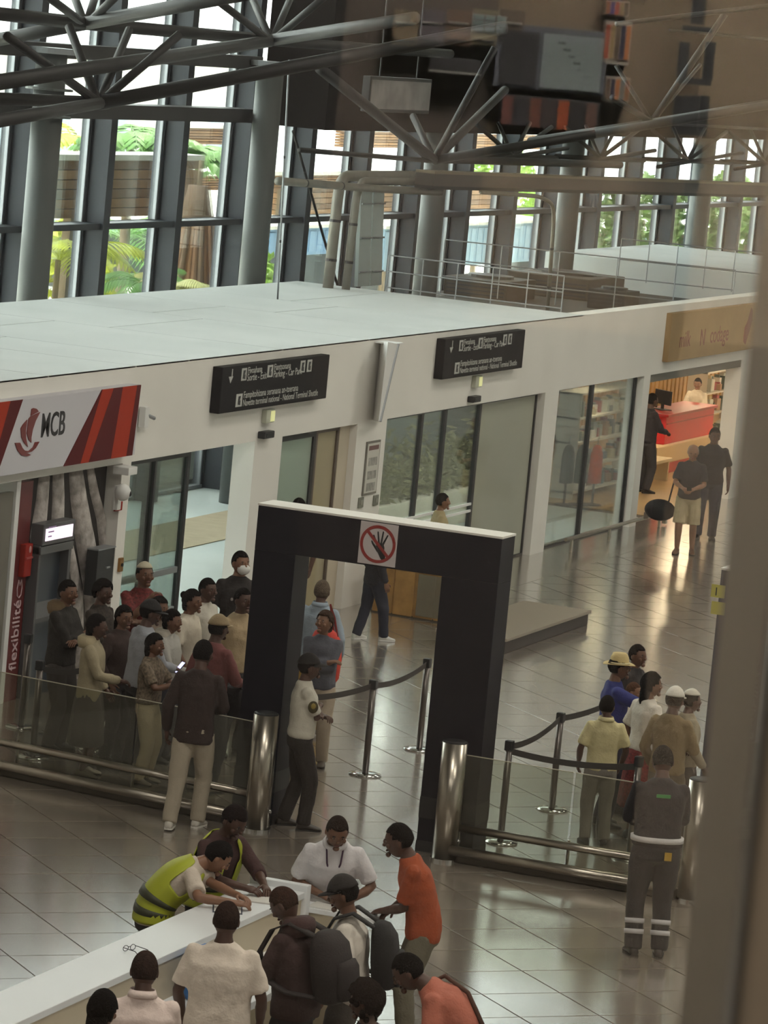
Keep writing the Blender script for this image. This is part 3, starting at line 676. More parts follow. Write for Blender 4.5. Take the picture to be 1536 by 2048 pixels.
# timber counter seen through the portal, and a block imitating reflected bands
M_ply = mat('crate timber', (176, 136, 78), .6, var=.2, scale=7)
p = onz(845, 1240, 0)
cr = empty('timber_counter', (p.x, p.y, 0), -.1, 'low golden timber counter wrapped in clear film behind the portal', 'counter')
MB().box((-.75, .0, 0), (.75, .6, .62), .01).build('body', M_ply, cr)
for k in range(5): MB().box((-.75+k*.3+.01, -.015, .02), (-.75+(k+1)*.3-.01, .0, .6)).build('plank', mat('crate timber %d' % (k % 2), (168+14*(k % 2), 128+12*(k % 2), 72+8*(k % 2)), .6, var=.2, scale=7), cr)
MB().box((-.77, -.02, .62), (.77, .62, .66), .008).build('top', glass('film top', (190, 205, 190), .06, .1, .6, (150, 170, 150)), cr)
MB().box((-.1, -.03, .05), (.45, -.02, .6)).build('film', glass('wrap film', (230, 226, 210), .1, .15, .2, (220, 214, 196)), cr)
MB().box((-.76, -.01, 0), (.76, .61, .03)).build('plinth', mat('crate plinth', (84, 76, 60), .7), cr)
p = onz(985, 1262, 0); o = empty('reflection_block', (p.x+.3, p.y, 0), 0, 'low dark block imitating reflected bands behind the portal', 'bench')  # block stands in for reflected bands
MB().box((-.45, -1.7, 0), (.45, 1.7, .16), .01).build('body', mat('reflection dark', (58, 48, 44), .5), o); MB().box((-.48, -1.73, .16), (.48, 1.73, .2), .006).build('seat', mat('reflection pale', (150, 138, 124), .45), o)

# ---- window pier of the upper floor beside the viewer
d = ray(1490, 700); d2 = ray(1360, 2048)
t = 1.6; PD = .24            # window plane and pier depth beyond it
hdir = Vector((FW.x, FW.y, 0)).normalized(); hright = Vector((hdir.y, -hdir.x, 0))
a_ = EYE+d*((t+PD)/d.dot(hdir)); b_ = EYE+d2*((t+PD)/d2.dot(hdir)); mid = (a_+b_)/2
e = hright.dot(mid-EYE)
pier = empty('pillar', EYE+hdir*t+hright*e-Vector((0, 0, CAM_H)), math.atan2(hright.y, hright.x), kind='structure')
MB().box((0, -.03, 5.65), (.9, PD, 9.3), .004).build('face', mat('pier taupe', (116, 105, 90), .8, var=.03, scale=3), pier)
# upper-floor lounge the photograph is taken from: floor, ceiling, back and side walls, in the pier's frame
lg_ = empty('wall_lounge', pier.location, pier.rotation_euler.z, kind='structure')
ex_ = -e        # viewer's position along the window plane
M_lw = mat('lounge wall', (120, 104, 84), .8, var=.06, scale=2); M_lwd = mat('lounge wall dark', (34, 31, 30), .8); M_lwm = mat('lounge wall mid', (84, 74, 66), .8); M_lwb = mat('lounge wall light', (168, 148, 122), .8)  # wall tones stepped to grade the haze mirrored in the pane
BY = -6.5
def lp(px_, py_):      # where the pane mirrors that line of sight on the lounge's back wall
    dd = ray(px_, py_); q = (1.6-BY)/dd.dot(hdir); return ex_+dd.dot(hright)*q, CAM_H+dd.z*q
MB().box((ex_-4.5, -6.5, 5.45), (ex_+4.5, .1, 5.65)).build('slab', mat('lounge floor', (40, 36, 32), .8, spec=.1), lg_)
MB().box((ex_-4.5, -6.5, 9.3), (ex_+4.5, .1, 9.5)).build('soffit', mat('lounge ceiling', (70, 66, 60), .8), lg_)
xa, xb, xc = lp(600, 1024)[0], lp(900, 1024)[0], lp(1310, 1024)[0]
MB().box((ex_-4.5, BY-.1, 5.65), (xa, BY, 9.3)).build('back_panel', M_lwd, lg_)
MB().box((xa, BY-.1, 7.12), (xb, BY, 9.3)).build('back_panel', M_lwm, lg_); M_veil = mat('lounge veil', (52, 46, 41), .8); MB().box((xa, BY-.1, 5.65), (xb, BY+.004, 7.12)).build('veil_panel', M_veil, lg_)  # invented lower panels, toned to thin the mirrored haze downward
MB().box((xb, BY-.1, 7.12), (xc, BY, 9.3)).build('back_panel', M_lw, lg_); MB().box((xb, BY-.1, 5.65), (xc, BY+.004, 7.12)).build('veil_panel', M_veil, lg_)
MB().box((xc, BY-.1, 7.12), (ex_+4.5, BY, 9.3)).build('back_panel', M_lwb, lg_); MB().box((xc, BY-.1, 5.65), (ex_+4.5, BY+.004, 7.12)).build('veil_panel', mat('lounge veil light', (116, 103, 88), .8), lg_)
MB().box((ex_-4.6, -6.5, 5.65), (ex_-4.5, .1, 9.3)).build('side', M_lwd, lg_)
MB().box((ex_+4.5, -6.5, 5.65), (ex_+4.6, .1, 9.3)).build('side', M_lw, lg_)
lt = bpy.data.lights.new('veil fill', 'AREA'); lt.energy = 350; lt.size = .9; lt.color = (1, .94, .86)  # unseen lamp added to light the back wall for the mirrored haze
lo = bpy.data.objects.new('veil fill', lt); COL.objects.link(lo); lo.parent = lg_; lo.location = (ex_+.6, -4.2, 9.2); lo.rotation_euler = (math.radians(-50), 0, 0)
l2 = bpy.data.lights.new('pier fill', 'AREA'); l2.energy = 40; l2.size = .5; l2.color = (1, .91, .78)  # fill light added to brighten the pier face
l2o = bpy.data.objects.new('pier fill', l2); COL.objects.link(l2o); l2o.parent = lg_; l2o.location = (ex_+1.1, -1.2, 9.2)
# the window pane itself
wl = empty('window_lounge', pier.location, pier.rotation_euler.z, kind='structure')
MB().box((-4.2, -.012, 5.65), (-.002, -.004, 9.3)).build('pane', glass('lounge pane', (244, 244, 240), .05), wl)
# shop display on the back wall of the lounge, mirrored in the pane
def disp(px0, py0, px1, py1, nm, lab, cat, parts, m, dep=.12):
    x0, z1 = lp(px0, py0); x1, z0 = lp(px1, py1); x0, x1 = sorted((x0, x1)); z0, z1 = sorted((z0, z1))
    c_ = Vector(((x0+x1)/2, BY, z0)); a = lg_.rotation_euler.z
    wp = lg_.location+Vector((c_.x*math.cos(a)-c_.y*math.sin(a), c_.x*math.sin(a)+c_.y*math.cos(a), c_.z))
    s = empty(nm, wp, a, lab, cat); W, Hh = x1-x0, z1-z0
    MB().box((-W/2, .0, 0), (W/2, dep, Hh), .002).build('case', m, s)
    for (u0, v0, u1, v1, mm, pn) in parts: MB().box((-W/2+u0*W, dep, v0*Hh), (-W/2+u1*W, dep+.008, v1*Hh)).build(pn, mm, s)
    return s
cB = [mat('pack %d' % i, c__, .5) for i, c__ in enumerate(((150, 90, 40), (60, 48, 110), (170, 70, 40), (190, 170, 120), (90, 70, 50), (40, 36, 60), (200, 120, 60), (120, 130, 130)))]
M_dd = mat('display dark', (26, 24, 26), .6); M_dp = mat('display poster', (150, 160, 158), .5)
s = disp(995, 45, 1200, 190, 'display_poster', 'framed grey poster with handwritten lines in the mirrored lounge display', 'poster', [(.42, .05, .96, .9, M_dp, 'sheet'), (.05, .05, .38, .9, M_dd, 'panel')]+[(.55+.05*k, .75-.1*k, .62+.05*k, .79-.1*k, M_dd, 'writing') for k in range(6)], mat('poster frame', (74, 76, 84), .5))
disp(945, 25, 1010, 70, 'wall_clock_panel', 'small white gridded panel in the mirrored lounge display', 'panel', [(.06+.32*k, .08+.3*r, .32+.32*k, .32+.3*r, mat('grid cell', (190, 206, 206), .5), 'cell') for k in range(3) for r in range(3)], mat('grid white', (220, 226, 224), .5))
for r_, (y0_, y1_) in enumerate(((0, 35), (40, 130), (150, 205))):
    disp(1206, y0_, 1250, y1_, 'display_shelf', 'narrow lit shelf of boxed goods in the mirrored display, %s tier' % ('top', 'middle', 'bottom')[r_], 'shelf', [(.04+.19*k, .12, .2+.19*k, .9, cB[(k+r_*2) % 8], 'box') for k in range(5)], mat('shelf lip', (210, 200, 186), .5))
disp(860, 110, 960, 150, 'display_counter', 'dark display slot with a pale shelf edge in the mirrored display', 'display', [(.0, .0, 1, .12, mat('slot edge', (200, 196, 186), .5), 'edge')], M_dd)
for k in range(5):
    disp(790+52*k, 18, 834+52*k, 92, 'display_box', ('tan', 'violet', 'rust', 'cream', 'brown')[k]+' carton on the mirrored lounge shelf', 'carton', [(.1, .6, .9, .66, mat('slot edge', (200, 196, 186), .5), 'label'), (.1, .1, .9, .15, M_dd, 'print')], mat('carton %d' % k, ((110, 94, 70), (86, 76, 80), (104, 80, 62), (126, 116, 92), (84, 70, 54))[k], .6))
disp(1000, 185, 1190, 262, 'clothes_rail', 'row of dark red and black garments in the mirrored display', 'clothes rail', [(.02+.14*k, .0, .13+.14*k, .95, mat('rail cloth %d' % k, ((96, 56, 48), (44, 40, 44), (110, 66, 52), (60, 50, 48), (150, 70, 34), (40, 36, 36), (86, 60, 50))[k], .8), 'garment') for k in range(7)], M_dd)
# dark free-standing display stand between the lamp-lit wall and the pane (its silhouette is mirrored)
def sil(nm, lab, cat, rects, gap=.25):
    xs_, zs_ = zip(*[lp(a, b) for r in rects for a, b in ((r[0], r[1]), (r[2], r[3]))])
    c_ = Vector((sum(xs_)/len(xs_), BY+gap, 5.65)); a = lg_.rotation_euler.z
    s = empty(nm, lg_.location+Vector((c_.x*math.cos(a)-c_.y*math.sin(a), c_.x*math.sin(a)+c_.y*math.cos(a), c_.z)), a, lab, cat)
    for r in rects:
        (x0, z0), (x1, z1) = lp(r[0], r[1]), lp(r[2], r[3])
        MB().box((x0-c_.x, -.012, z0-c_.z), (x1-c_.x, .012, z1-c_.z), .001).build(r[4], M_black, s)
    zb = min(zs_)-5.65; xm = lp(rects[-1][0]+8, rects[-1][1])[0]-c_.x
    MB().box((xm-.012, -.012, 0), (xm+.012, .012, zb+.02)).build('pole', M_black, s); MB().box((-.12, -.1, 0), (.12, .1, .02), .004).build('foot', M_black, s)
sil('display_stand', 'tall black display stand with two open frames mirrored in the window', 'stand', [(1374, -60, 1388, 50, 'pole'), (1348, 50, 1404, 66, 'crossbar'), (1343, 82, 1355, 158, 'frame_bar'), (1393, 82, 1405, 158, 'frame_bar'), (1341, 150, 1403, 168, 'frame_bar'),
    (1333, 186, 1344, 258, 'frame_bar'), (1350, 186, 1359, 258, 'frame_bar'), (1366, 186, 1375, 258, 'frame_bar'), (1384, 186, 1394, 258, 'frame_bar'), (1331, 252, 1392, 266, 'frame_bar'), (1324, 312, 1388, 328, 'crossbar'), (1364, 280, 1378, 372, 'pole')])
# ================================================================== ROOF STEEL, DUCTS, RAILINGS
def truss(lab, planes, members, r=.048):
    """members: ((pixel a, plane a), (pixel b, plane b), radius); one object per tube"""
    pts = [onx(a[0], a[1], pa) for a, pa, b, pb_, rr in members]
    c = sum(pts, Vector())/len(pts); c.z = min(p.z for p in pts)
    s = empty('roof_truss', c, 0, lab, 'truss')
    for a, pa, b, pb_, rr in members:
        A, B = onx(a[0], a[1], pa)-c, onx(b[0], b[1], pb_)-c
        o = MB().tube([A, B], rr*1.2, 10).build('chord' if rr > .046 else 'strut', M_truss, s, True)
    return s
X1 = -20.5; c_, w_ = .068, .042
truss('dark tubular roof truss between the two tall columns', None, [
 ((-60, 21), X1, (170, 47), X1, c_), ((170, 47), X1, (540, 80), X1, c_), ((170, 47), X1, (520, -18), X1+3, c_), ((-40, 86), X1-1.5, (170, 47), X1, c_),
 ((165, 45), X1, (88, -12), X1+.8, w_), ((168, 45), X1, (140, -30), X1-.8, w_), ((174, 45), X1, (196, -25), X1-.8, w_), ((178, 45), X1, (240, -15), X1+.8, w_),
 ((535, 78), X1, (440, 5), X1+.8, w_), ((540, 78), X1, (500, -15), X1-.8, w_), ((546, 78), X1, (588, -20), X1-.8, w_), ((550, 78), X1, (660, -15), X1+.8, w_),
 ((545, 80), X1, (830, 36), X1+3, c_), ((545, 82), X1, (900, 108), X1, .06), ((-40, 170), X1+3, (540, 82), X1, c_)])
X2 = -18.8
truss('dark tubular roof truss whose lowest joint hangs before the first column', None, [
 ((-40, 196), X2, (195, 205), X2, .058), ((-40, 248), X2+1.5, (200, 206), X2, .058), ((200, 205), X2, (1010, 55), X2+3.4, c_),
 ((190, 200), X2, (15, 73), X2+.6, w_), ((194, 200), X2, (138, 52), X2-.6, w_), ((200, 200), X2, (258, 60), X2-.6, w_), ((206, 200), X2, (360, 68), X2+.6, w_),
 ((188, 209), X2, (214, 206), X2, .06)])
X3 = -19.5
truss('dark tubular roof truss meeting at a joint above the grey ducts', None, [
 ((640, 137), X3, (868, 320), X3, .062), ((826, 232), X3-.7, (868, 320), X3, w_), ((990, 95), X3+.7, (868, 320), X3, w_), ((1010, 180), X3-.5, (868, 320), X3, .055),
 ((868, 320), X3, (1190, 268), X3+2, .055), ((1190, 268), X3+2, (1600, 200), X3+4.6, .055), ((868, 318), X3, (1240, 330), X3, .05), ((600, 300), X3, (868, 322), X3, .03)])
X4 = -17.5
truss('distant tubular roof truss high above the gift shop', None, [
 ((1303, 245), X4, (1450, 28), X4+.8, w_), ((1303, 245), X4, (1232, 130), X4-.6, .03), ((1303, 245), X4, (1400, 130), X4-.6, .025), ((1303, 245), X4, (1225, 195), X4, .04),
 ((1303, 245), X4, (1600, 196), X4+2.5, .05), ((1060, 282), X4-2.5, (1303, 245), X4, .05), ((1303, 246), X4, (1600, 262), X4, .02), ((1340, 60), X4, (1600, 84), X4, .02), ((1232, 48), X4, (1600, 4), X4+2, .03)])
X5 = -21.5
for i, xx in enumerate((1025, 1200, 1375, 1530)):
    y_ = 312+ (xx-1025)*.028
    truss('far tubular truss bay under the dark bulkhead, %s from the shops' % ('first', 'second', 'third', 'fourth')[i], None, [
     ((xx, y_), X5, (xx-70, y_-62), X5, .032), ((xx, y_), X5, (xx-28, y_-66), X5-.5, .028), ((xx, y_), X5, (xx+35, y_-66), X5-.5, .028), ((xx, y_), X5, (xx+78, y_-58), X5, .032), ((xx-88, y_-4), X5, (xx+88, y_+4), X5, .036), ((xx-60, y_+12), X5+.6, (xx+110, y_-16), X5+.6, .03)])
# ---- ducts rising from the kiosk roof
M_duct = mat('duct lagging', (124, 122, 114), .5, .35, var=.1, scale=5)
def duct(lab, pts, r, m=M_duct, nm='air_duct', n=16, cat='duct'):
    P = [onx(a, b, X) for a, b, X in pts]; base = P[0].copy()
    s = empty(nm, base, 0, lab, cat)
    if abs(P[0].z-3.57) < .8 and nm == 'air_duct': P[0].z = 3.57 if P[0].y < 57.9 else 2.95; base = P[0].copy(); s.location = base
    Q = [p-base for p in P]; out = [Q[0]]
    for i in range(1, len(Q)-1):           # rounded bends
        a = (Q[i-1]-Q[i]).normalized(); b = (Q[i+1]-Q[i]).normalized(); k = min(.35, (Q[i-1]-Q[i]).length*.4, (Q[i+1]-Q[i]).length*.4)
        for t in (0, .25, .5, .75, 1):
            A = Q[i]+a*k*(1-t); B = Q[i]+b*k*t; out.append(A.lerp(B, t))
    out.append(Q[-1])
    MB().tube(out, r, n).build('pipe', m, s, True)
    for f in (.25, .6):
        p = Q[0].lerp(Q[1], f); dd = (Q[1]-Q[0]).normalized(); MB().tube([p-dd*.02, p+dd*.02], r*1.08, n).build('clamp', M_dark, s)
    return s
XD = -22.4
duct('thick grey lagged duct bending over at the roof edge', [(656, 575, XD), (680, 352, XD), (905, 352, XD)], .085)
duct('second grey lagged duct behind the thick bent one', [(690, 596, XD+.25), (716, 362, XD+.25), (905, 364, XD+.25)], .065)
for i, (xa, xb) in enumerate(((725, 742), (750, 766))):
    s = empty('cable_tray', onx(xa-6, 628, XD+.1), 0, ('flat pale cable tray standing next to the ducts', 'flat pale cable tray farther from the ducts')[i], 'cable tray')
    A = [onx(a, b, XD+.1)-s.location for a, b in ((xa-14.5, 628), (xb-8.5, 628), (xb+3, 378), (xa-2, 378))]
    s.location.z = 3.57; A = [v+Vector((0, 0, 0)) for v in A]; dz_ = onx(xa-6, 628, XD+.1).z-3.57
    for v in A: v.z += dz_
    A[0].z = A[1].z = 0
    MB().loft([[v+Vector((0, 0, 0)) for v in A], [v+Vector((-.06, 0, 0)) for v in A]]).build('tray', mat('tray zinc', (150, 160, 160), .45, .3), s)
    for f in (.15, .5, .85):
        a = A[0].lerp(A[3], f); b = A[1].lerp(A[2], f); MB().tube([a+Vector((.02, 0, 0)), b+Vector((.02, 0, 0))], .014, 6).build('bracket', M_alu, s)
duct('long flat grey duct crossing under the truss joint', [(556, 362, XD+.4), (760, 378, XD+.4), (880, 384, XD+.4)], .06)
s = empty('service_tray', onx(1100, 365, XD+.6), 0, 'long dark brown service tray crossing over the far windows', 'service tray')
a, b = onx(850, 349, XD+.6)-s.location, onx(1620, 376, XD+.6)-s.location
for nm, dz, hz, m in (('tray', -.07, .1, mat('tray brown', (58, 50, 42), .5, var=.1)), ('lip', .045, .022, mat('tray lip', (110, 98, 80), .5)), ('underside', -.19, .03, M_truss)):
    MB().obox((a+b)/2+Vector((0, 0, dz)), (b-a)/2, (.16, 0, 0), (0, 0, hz)).build(nm, m, s)
duct('thin bent steel pipe dropping beside the far column', [(1104, 528, -21.6), (1110, 410, -21.6), (1080, 393, -21.6), (962, 384, -21.6)], .035)
duct('slim steel drop pipe hanging beside the second column', [(555, 602, -21.8), (578, 120, -21.8)], .014, M_alu, 'drop_pipe', 8, 'pipe')
duct('slanting thin brace rod behind the ducts', [(586, 262, -23.0), (676, 575, -23.0)], .022, M_truss, 'brace_rod', 8, 'rod')
bx_ = onx(895, 150, -19.0)
# hanging dark screens under the trusses
def hang(px0, py0, px1, py1, X, lab, m, th=.12):
    a, b = onx(px0, py0, X), onx(px1, py1, X); s = empty('hanging_screen', (X, a.y, b.z), 0, lab, 'screen')
    MB().box((-th, 0, 0), (0, b.y-a.y, a.z-b.z), .01).build('case', M_black, s)
    MB().box((0, .05, .05), (.01, b.y-a.y-.05, a.z-b.z-.05)).build('panel', m, s)
    for f in (.2, .8): MB().tube([(-th/2, (b.y-a.y)*f, a.z-b.z), (-th/2, (b.y-a.y)*f, a.z-b.z+3)], .012, 6).build('hanger', M_truss, s)
hang(742, 152, 858, 228, -21.0, 'small hanging screen with grey and brown bands under the truss', mat('screen bands', (112, 108, 106), .4, var=.3, scale=3))
# ---- railings on the sunken roof
def railing(pxs, z0, heights, lab):
    A = onz(*pxs[0], z0); B = onz(*pxs[1], z0); s = empty('roof_railing', A, 0, lab, 'railing'); d = B-A
    for h in heights: MB().tube([(0, 0, h), d+Vector((0, 0, h))], .011, 8).build('rail', M_alu, s)
    n = 5
    for k in range(n+1): MB().tube([d*(k/n), d*(k/n)+Vector((0, 0, heights[-1]))], .010, 8).build('baluster', M_alu, s)
railing(((770, 600), (1120, 643)), 3.42, (.2, .45, .7), 'thin pale railing along the edge of the white kiosk roof')
railing(((880, 585), (1460, 648)), 3.0, (.3, .6, .95), 'thin pale railing across the sunken dark roof')
railing(((1235, 560), (1520, 590)), 3.2, (.4, .8), 'thin pale railing in front of the far white roof slab')
for i, (px_, py_, sx_, sy_, sz_) in enumerate(((930, 598, 1.2, 1.6, .35), (1130, 590, 1.6, 2.2, .4), (1225, 618, .7, .9, .35))):
    p = onz(px_, py_, 2.95); o = empty('roof_unit', (p.x, p.y+(1.3 if i == 0 else 0), 2.95), 0, ('flat brown air unit by the edge of the white roof', 'large brown air unit in the middle of the sunken roof', 'small black air unit near the tan shop sign')[i], 'air unit')
    MB().box((-sx_/2, -sy_/2, 0), (sx_/2, sy_/2, sz_), .02).build('case', mat('unit %d' % i, ((62, 54, 44), (66, 56, 46), (26, 25, 24))[i], .6, var=.1), o)
    MB().tube([(0, 0, sz_), (0, 0, sz_+.05)], min(sx_, sy_)*.35, 18).build('fan_ring', M_dark, o)
    for k in range(4): MB().box((-sx_/2+.05, -sy_/2-.01, .06+k*.07), (sx_/2-.05, -sy_/2+.005, .09+k*.07)).build('louvre', M_dark, o)
# ================================================================== GARDEN OUTSIDE THE FACADE
M_pav = mat('sunlit paving', (226, 224, 216), .8, var=.05, scale=.4); M_leaf = mat('palm leaf', (96, 142, 64), .5, var=.35, scale=2); M_leafy = mat('yellow leaf', (176, 186, 48), .5, var=.3, scale=2)
M_leafd = mat('hedge leaf', (72, 112, 46), .6, var=.5, scale=3); M_bark = mat('palm bark', (120, 104, 80), .8, var=.2, scale=6)
struct(MB().box((-90, 20, -.4), (-25.2, 190, -.02)).build('ground', M_pav))
def leafblade(mb, base, d, L, wd, droop, n=5):
    d = Vector(d).normalized(); side = d.cross(Vector((0, 0, 1))).normalized(); prev = None
    A = []; 
    for k in range(n+1):
        t = k/n; p = base+d*L*t+Vector((0, 0, -droop*L*t*t)); ww = wd*math.sin(PI*min(.98, .12+.86*t))
        A.append((p-side*ww, p+Vector((0, 0, ww*.35)), p+side*ww))
    o = len(mb.v)
    mb.v += [tuple(q) for r in A for q in r]; f = []
    for k in range(n):
        a = o+k*3; f += [(a, a+1, a+4, a+3), (a+1, a+2, a+5, a+4)]
    mb.f += f; mb.m += [0]*len(f)
def frond(mb, base, d, L, droop, nl=16, lw=.035):
    """feather palm frond: arching rachis with paired leaflets"""
    d = Vector(d).normalized(); P = []
    for k in range(nl+1):
        t = k/nl; P.append(base+d*L*t+Vector((0, 0, .25*L*t-droop*L*t*t)))
    for k in range(2, nl):
        tg = (P[k+1]-P[k-1]).normalized(); sd = tg.cross(Vector((0, 0, 1))).normalized()
        for s_ in (-1, 1): leafblade(mb, P[k], sd*s_*.9+tg*.6+Vector((0, 0, -.15)), L*.32*math.sin(PI*(.15+.8*k/nl)), lw, .35, 3)
    mb.tube(P, [.022*(1-.8*k/nl)+.004 for k in range(nl+1)], 5)
def palm(loc, h, n, L, lab, m=M_leaf, r=.11, nl=16, lw=.035):
    s = empty('palm_tree', loc, rng.uniform(0, 6), lab, 'palm')
    MB().tube([(0, 0, 0), (.05, 0, h*.5), (.02, .03, h)], [r*1.25, r, r*.8], 10).build('trunk', M_bark, s, True)
    for k in range(n):
        a = 2*PI*k/n+rng.uniform(-.2, .2); e = rng.uniform(.1, .9)
        mb = MB(); frond(mb, Vector((0, 0, h)), (math.cos(a), math.sin(a), e), L*rng.uniform(.85, 1.1), rng.uniform(.5, .9), nl, lw); mb.build('frond', m, s)
    return s
def gx(px_, py_, X): return onx(px_, py_, X)
# palms
p = gx(250, 480, -35.5); palm((p.x, p.y, 0), p.z, 11, 2.3, 'slim palm with a thin trunk on the sunlit paving', r=.07)
p = gx(262, 300, -32.2); palm((p.x, p.y, 0), p.z, 13, 1.5, 'broad leaved palm above the timber canopy', nl=9, lw=.1)
p = gx(375, 320, -32); palm((p.x, p.y, 0), p.z, 12, 1.5, 'dark palm crown beside the canopy edge', nl=8, lw=.13)
p = gx(120, 520, -28.5); palm((p.x, p.y, 0), p.z, 9, 1.6, 'bright young palm next to the first column', M_leafy, .06)
p = gx(150, 285, -38.5); palm((p.x, p.y, 0), p.z, 9, 1.2, 'yellow leaved palm top over the canopy', M_leafy, .06, 9, .08)
p = gx(285, 570, -28.5); palm((p.x, p.y, 0), max(.4, p.z), 8, 1.1, 'low fern palm behind the kiosk roof', M_leaf, .05)
p = gx(345, 580, -26.75); palm((p.x, p.y, 0), max(.4, p.z), 8, .9, 'low straw coloured palm at the foot of the folded parasol', mat('dry leaf', (186, 184, 120), .6), .05)
def bush(loc, sx_, sy_, sz_, lab, n=900, m=M_leafd, sz=.16):
    s = empty('bush', loc, 0, lab, 'bush'); mb = MB()
    for i in range(n):
        u = Vector(rng.normal(size=3)).normalized()*rng.uniform(.75, 1)**.5
        c_ = Vector((u.x*sx_, u.y*sy_, sz_*(.55+.5*u.z))); d = Vector(rng.normal(size=3)).normalized()*sz; e_ = d.orthogonal().normalized()*sz*.4
        mb.add([c_-d, c_+e_, c_+d, c_-e_], [(0, 1, 2, 3)])
    tag(mb.build('leaves', m, s), kind='stuff'); MB().tube([(0, 0, 0), (0, 0, sz_*.7)], .08, 6).build('stem', M_bark, s)
p = gx(130, 480, -31.5); bush((p.x, p.y, 0), 1.0, 1.2, max(1.5, p.z+.3), 'bright yellow-green bush by the first column', 900, M_leafy)
for px_, py_, X, lab in ((445, 470, -34.3, 'green clipped bush behind the folded parasol'), (1010, 290, -46.4, 'pale green bush far beyond the orange fascia')):
    p = gx(px_, py_, X); bush((p.x, p.y, 0), 1.2, 2.2, p.z, lab, 1000, mat('lime leaf', (130, 166, 60), .6, var=.4), .2)
for k, (px_, py_) in enumerate(((1210, 420), (1290, 400), (1370, 430), (1500, 430), (1460, 390))):
    p = gx(px_, py_, (-31, -33.8, -31, -31, -35.2)[k]); bush((p.x, p.y, 0), 1.0, 1.7, p.z+.6, 'tall sunlit tree crown outside, number %s along the far windows' % ('one', 'two', 'three', 'four', 'five')[k], 1400, mat('tree leaf', (104, 132, 66), .6, var=.6, scale=4), .18)
# long hedge & low wall seen through the sliding door
p0, p1 = onz(300, 1000), onz(420, 965)
lw_ = empty('low_wall', (-25.75, 60, 0), 0, 'low concrete planter wall outside the sliding door', 'wall')
MB().box((-.25, -9, 0), (.25, 14, .52), .02).build('body', mat('concrete', (172, 178, 168), .7, var=.08), lw_); MB().box((-.3, -9.05, .52), (.3, 14.05, .58), .01).build('coping', mat('coping', (206, 210, 200), .6), lw_)
hg = empty('hedge', (-27.3, 60, 0), 0, 'grassy green hedge behind the low concrete wall', 'hedge'); mb = MB()
for i in range(2600):
    c_ = Vector((rng.uniform(-.6, .6), rng.uniform(-8, 4.3), 0)); leafblade(mb, c_, (rng.normal()*.4, rng.normal()*.4, 1), rng.uniform(.8, 1.5), .03, .25, 3)
tag(mb.build('blades', M_leafd, hg), kind='stuff')
# timber canopy, folded parasol
def tim(px0, py0, px1, py1, X, lab, th, cols):
    a, b = gx(px0, py0, X), gx(px1, py1, X); s = empty('timber_canopy', (X, a.y, b.z), 0, lab, 'canopy'); L = b.y-a.y; Hh = a.z-b.z; n = 6
    for k in range(n): MB().box((-th, 0, k*Hh/n+.008), (rng.uniform(-.01, .01), L, (k+1)*Hh/n-.008)).build('board', mat('canopy board %d' % (k % 3), cols[k % 3], .7, var=.15, scale=2), s)
    MB().box((-th-.3, -.1, Hh), (.06, L+.1, Hh+.1)).build('top_edge', M_pav, s)
    if b.z > .3:
        for k in range(3): MB().box((-th*.8, L*(.05+.43*k), -b.z-.02), (-th*.3, L*(.05+.43*k)+.18, .02)).build('post', M_bark, s)
tim(-90, 320, 390, 430, -29.5, 'wide brown boarded canopy fascia outside the first windows', .3, ((134, 98, 62), (146, 108, 70), (120, 88, 58)))
tim(380, 352, 760, 376, -38, 'pale yellow boarded canopy fascia farther outside', .3, ((190, 156, 96), (200, 166, 106), (180, 148, 90)))
tim(340, 255, 480, 290, -42, 'brown shaded eave beyond the palms', .3, ((150, 110, 80), (140, 100, 74), (146, 106, 76)))
tim(690, 262, 1130, 300, -44, 'orange boarded fascia beyond the far windows', .3, ((196, 140, 86), (204, 150, 96), (188, 132, 80)))
tim(560, 375, 1000, 428, -40, 'dark brown lower fascia behind the ducts', .3, ((122, 84, 66), (128, 90, 70), (116, 80, 62)))
M_par = [mat('parasol %d' % i, c__, .8, var=.1, scale=5) for i, c__ in enumerate(((150, 112, 84), (124, 100, 80), (172, 128, 92)))]
p = gx(392, 455, -28.4); pz = p.z
ps = empty('folded_parasol', (p.x, p.y, 0), 0, 'large folded brown striped parasol outside the windows', 'parasol')
N = 26; R0, R1 = .36, .78
for k in range(N):
    a0, a1 = 2*PI*k/N, 2*PI*(k+1)/N; rr = []
    for z, r in ((pz+.1, R0*.9), (pz-.5, R0*1.15), (pz-1.3, R0*1.55), (pz-2.3, R1)):
        k0 = 1+.1*math.sin(k*2.1); rr.append([(r*k0*math.cos(a0), r*k0*math.sin(a0), z), (r*k0*1.08*math.cos((a0+a1)/2), r*k0*1.08*math.sin((a0+a1)/2), z), (r*k0*math.cos(a1), r*k0*math.sin(a1), z), (r*k0*.9*math.cos((a0+a1)/2), r*k0*.9*math.sin((a0+a1)/2), z)])
    MB().loft(rr).build('cloth_fold', M_par[k % 3], ps, True)
MB().tube([(0, 0, 0), (0, 0, pz+1.2)], .05, 10).build('pole', M_bark, ps); MB().tube([(0, 0, pz+.1), (0, 0, pz+.75)], [.33, .2], 14).build('neck', M_par[1], ps, True)
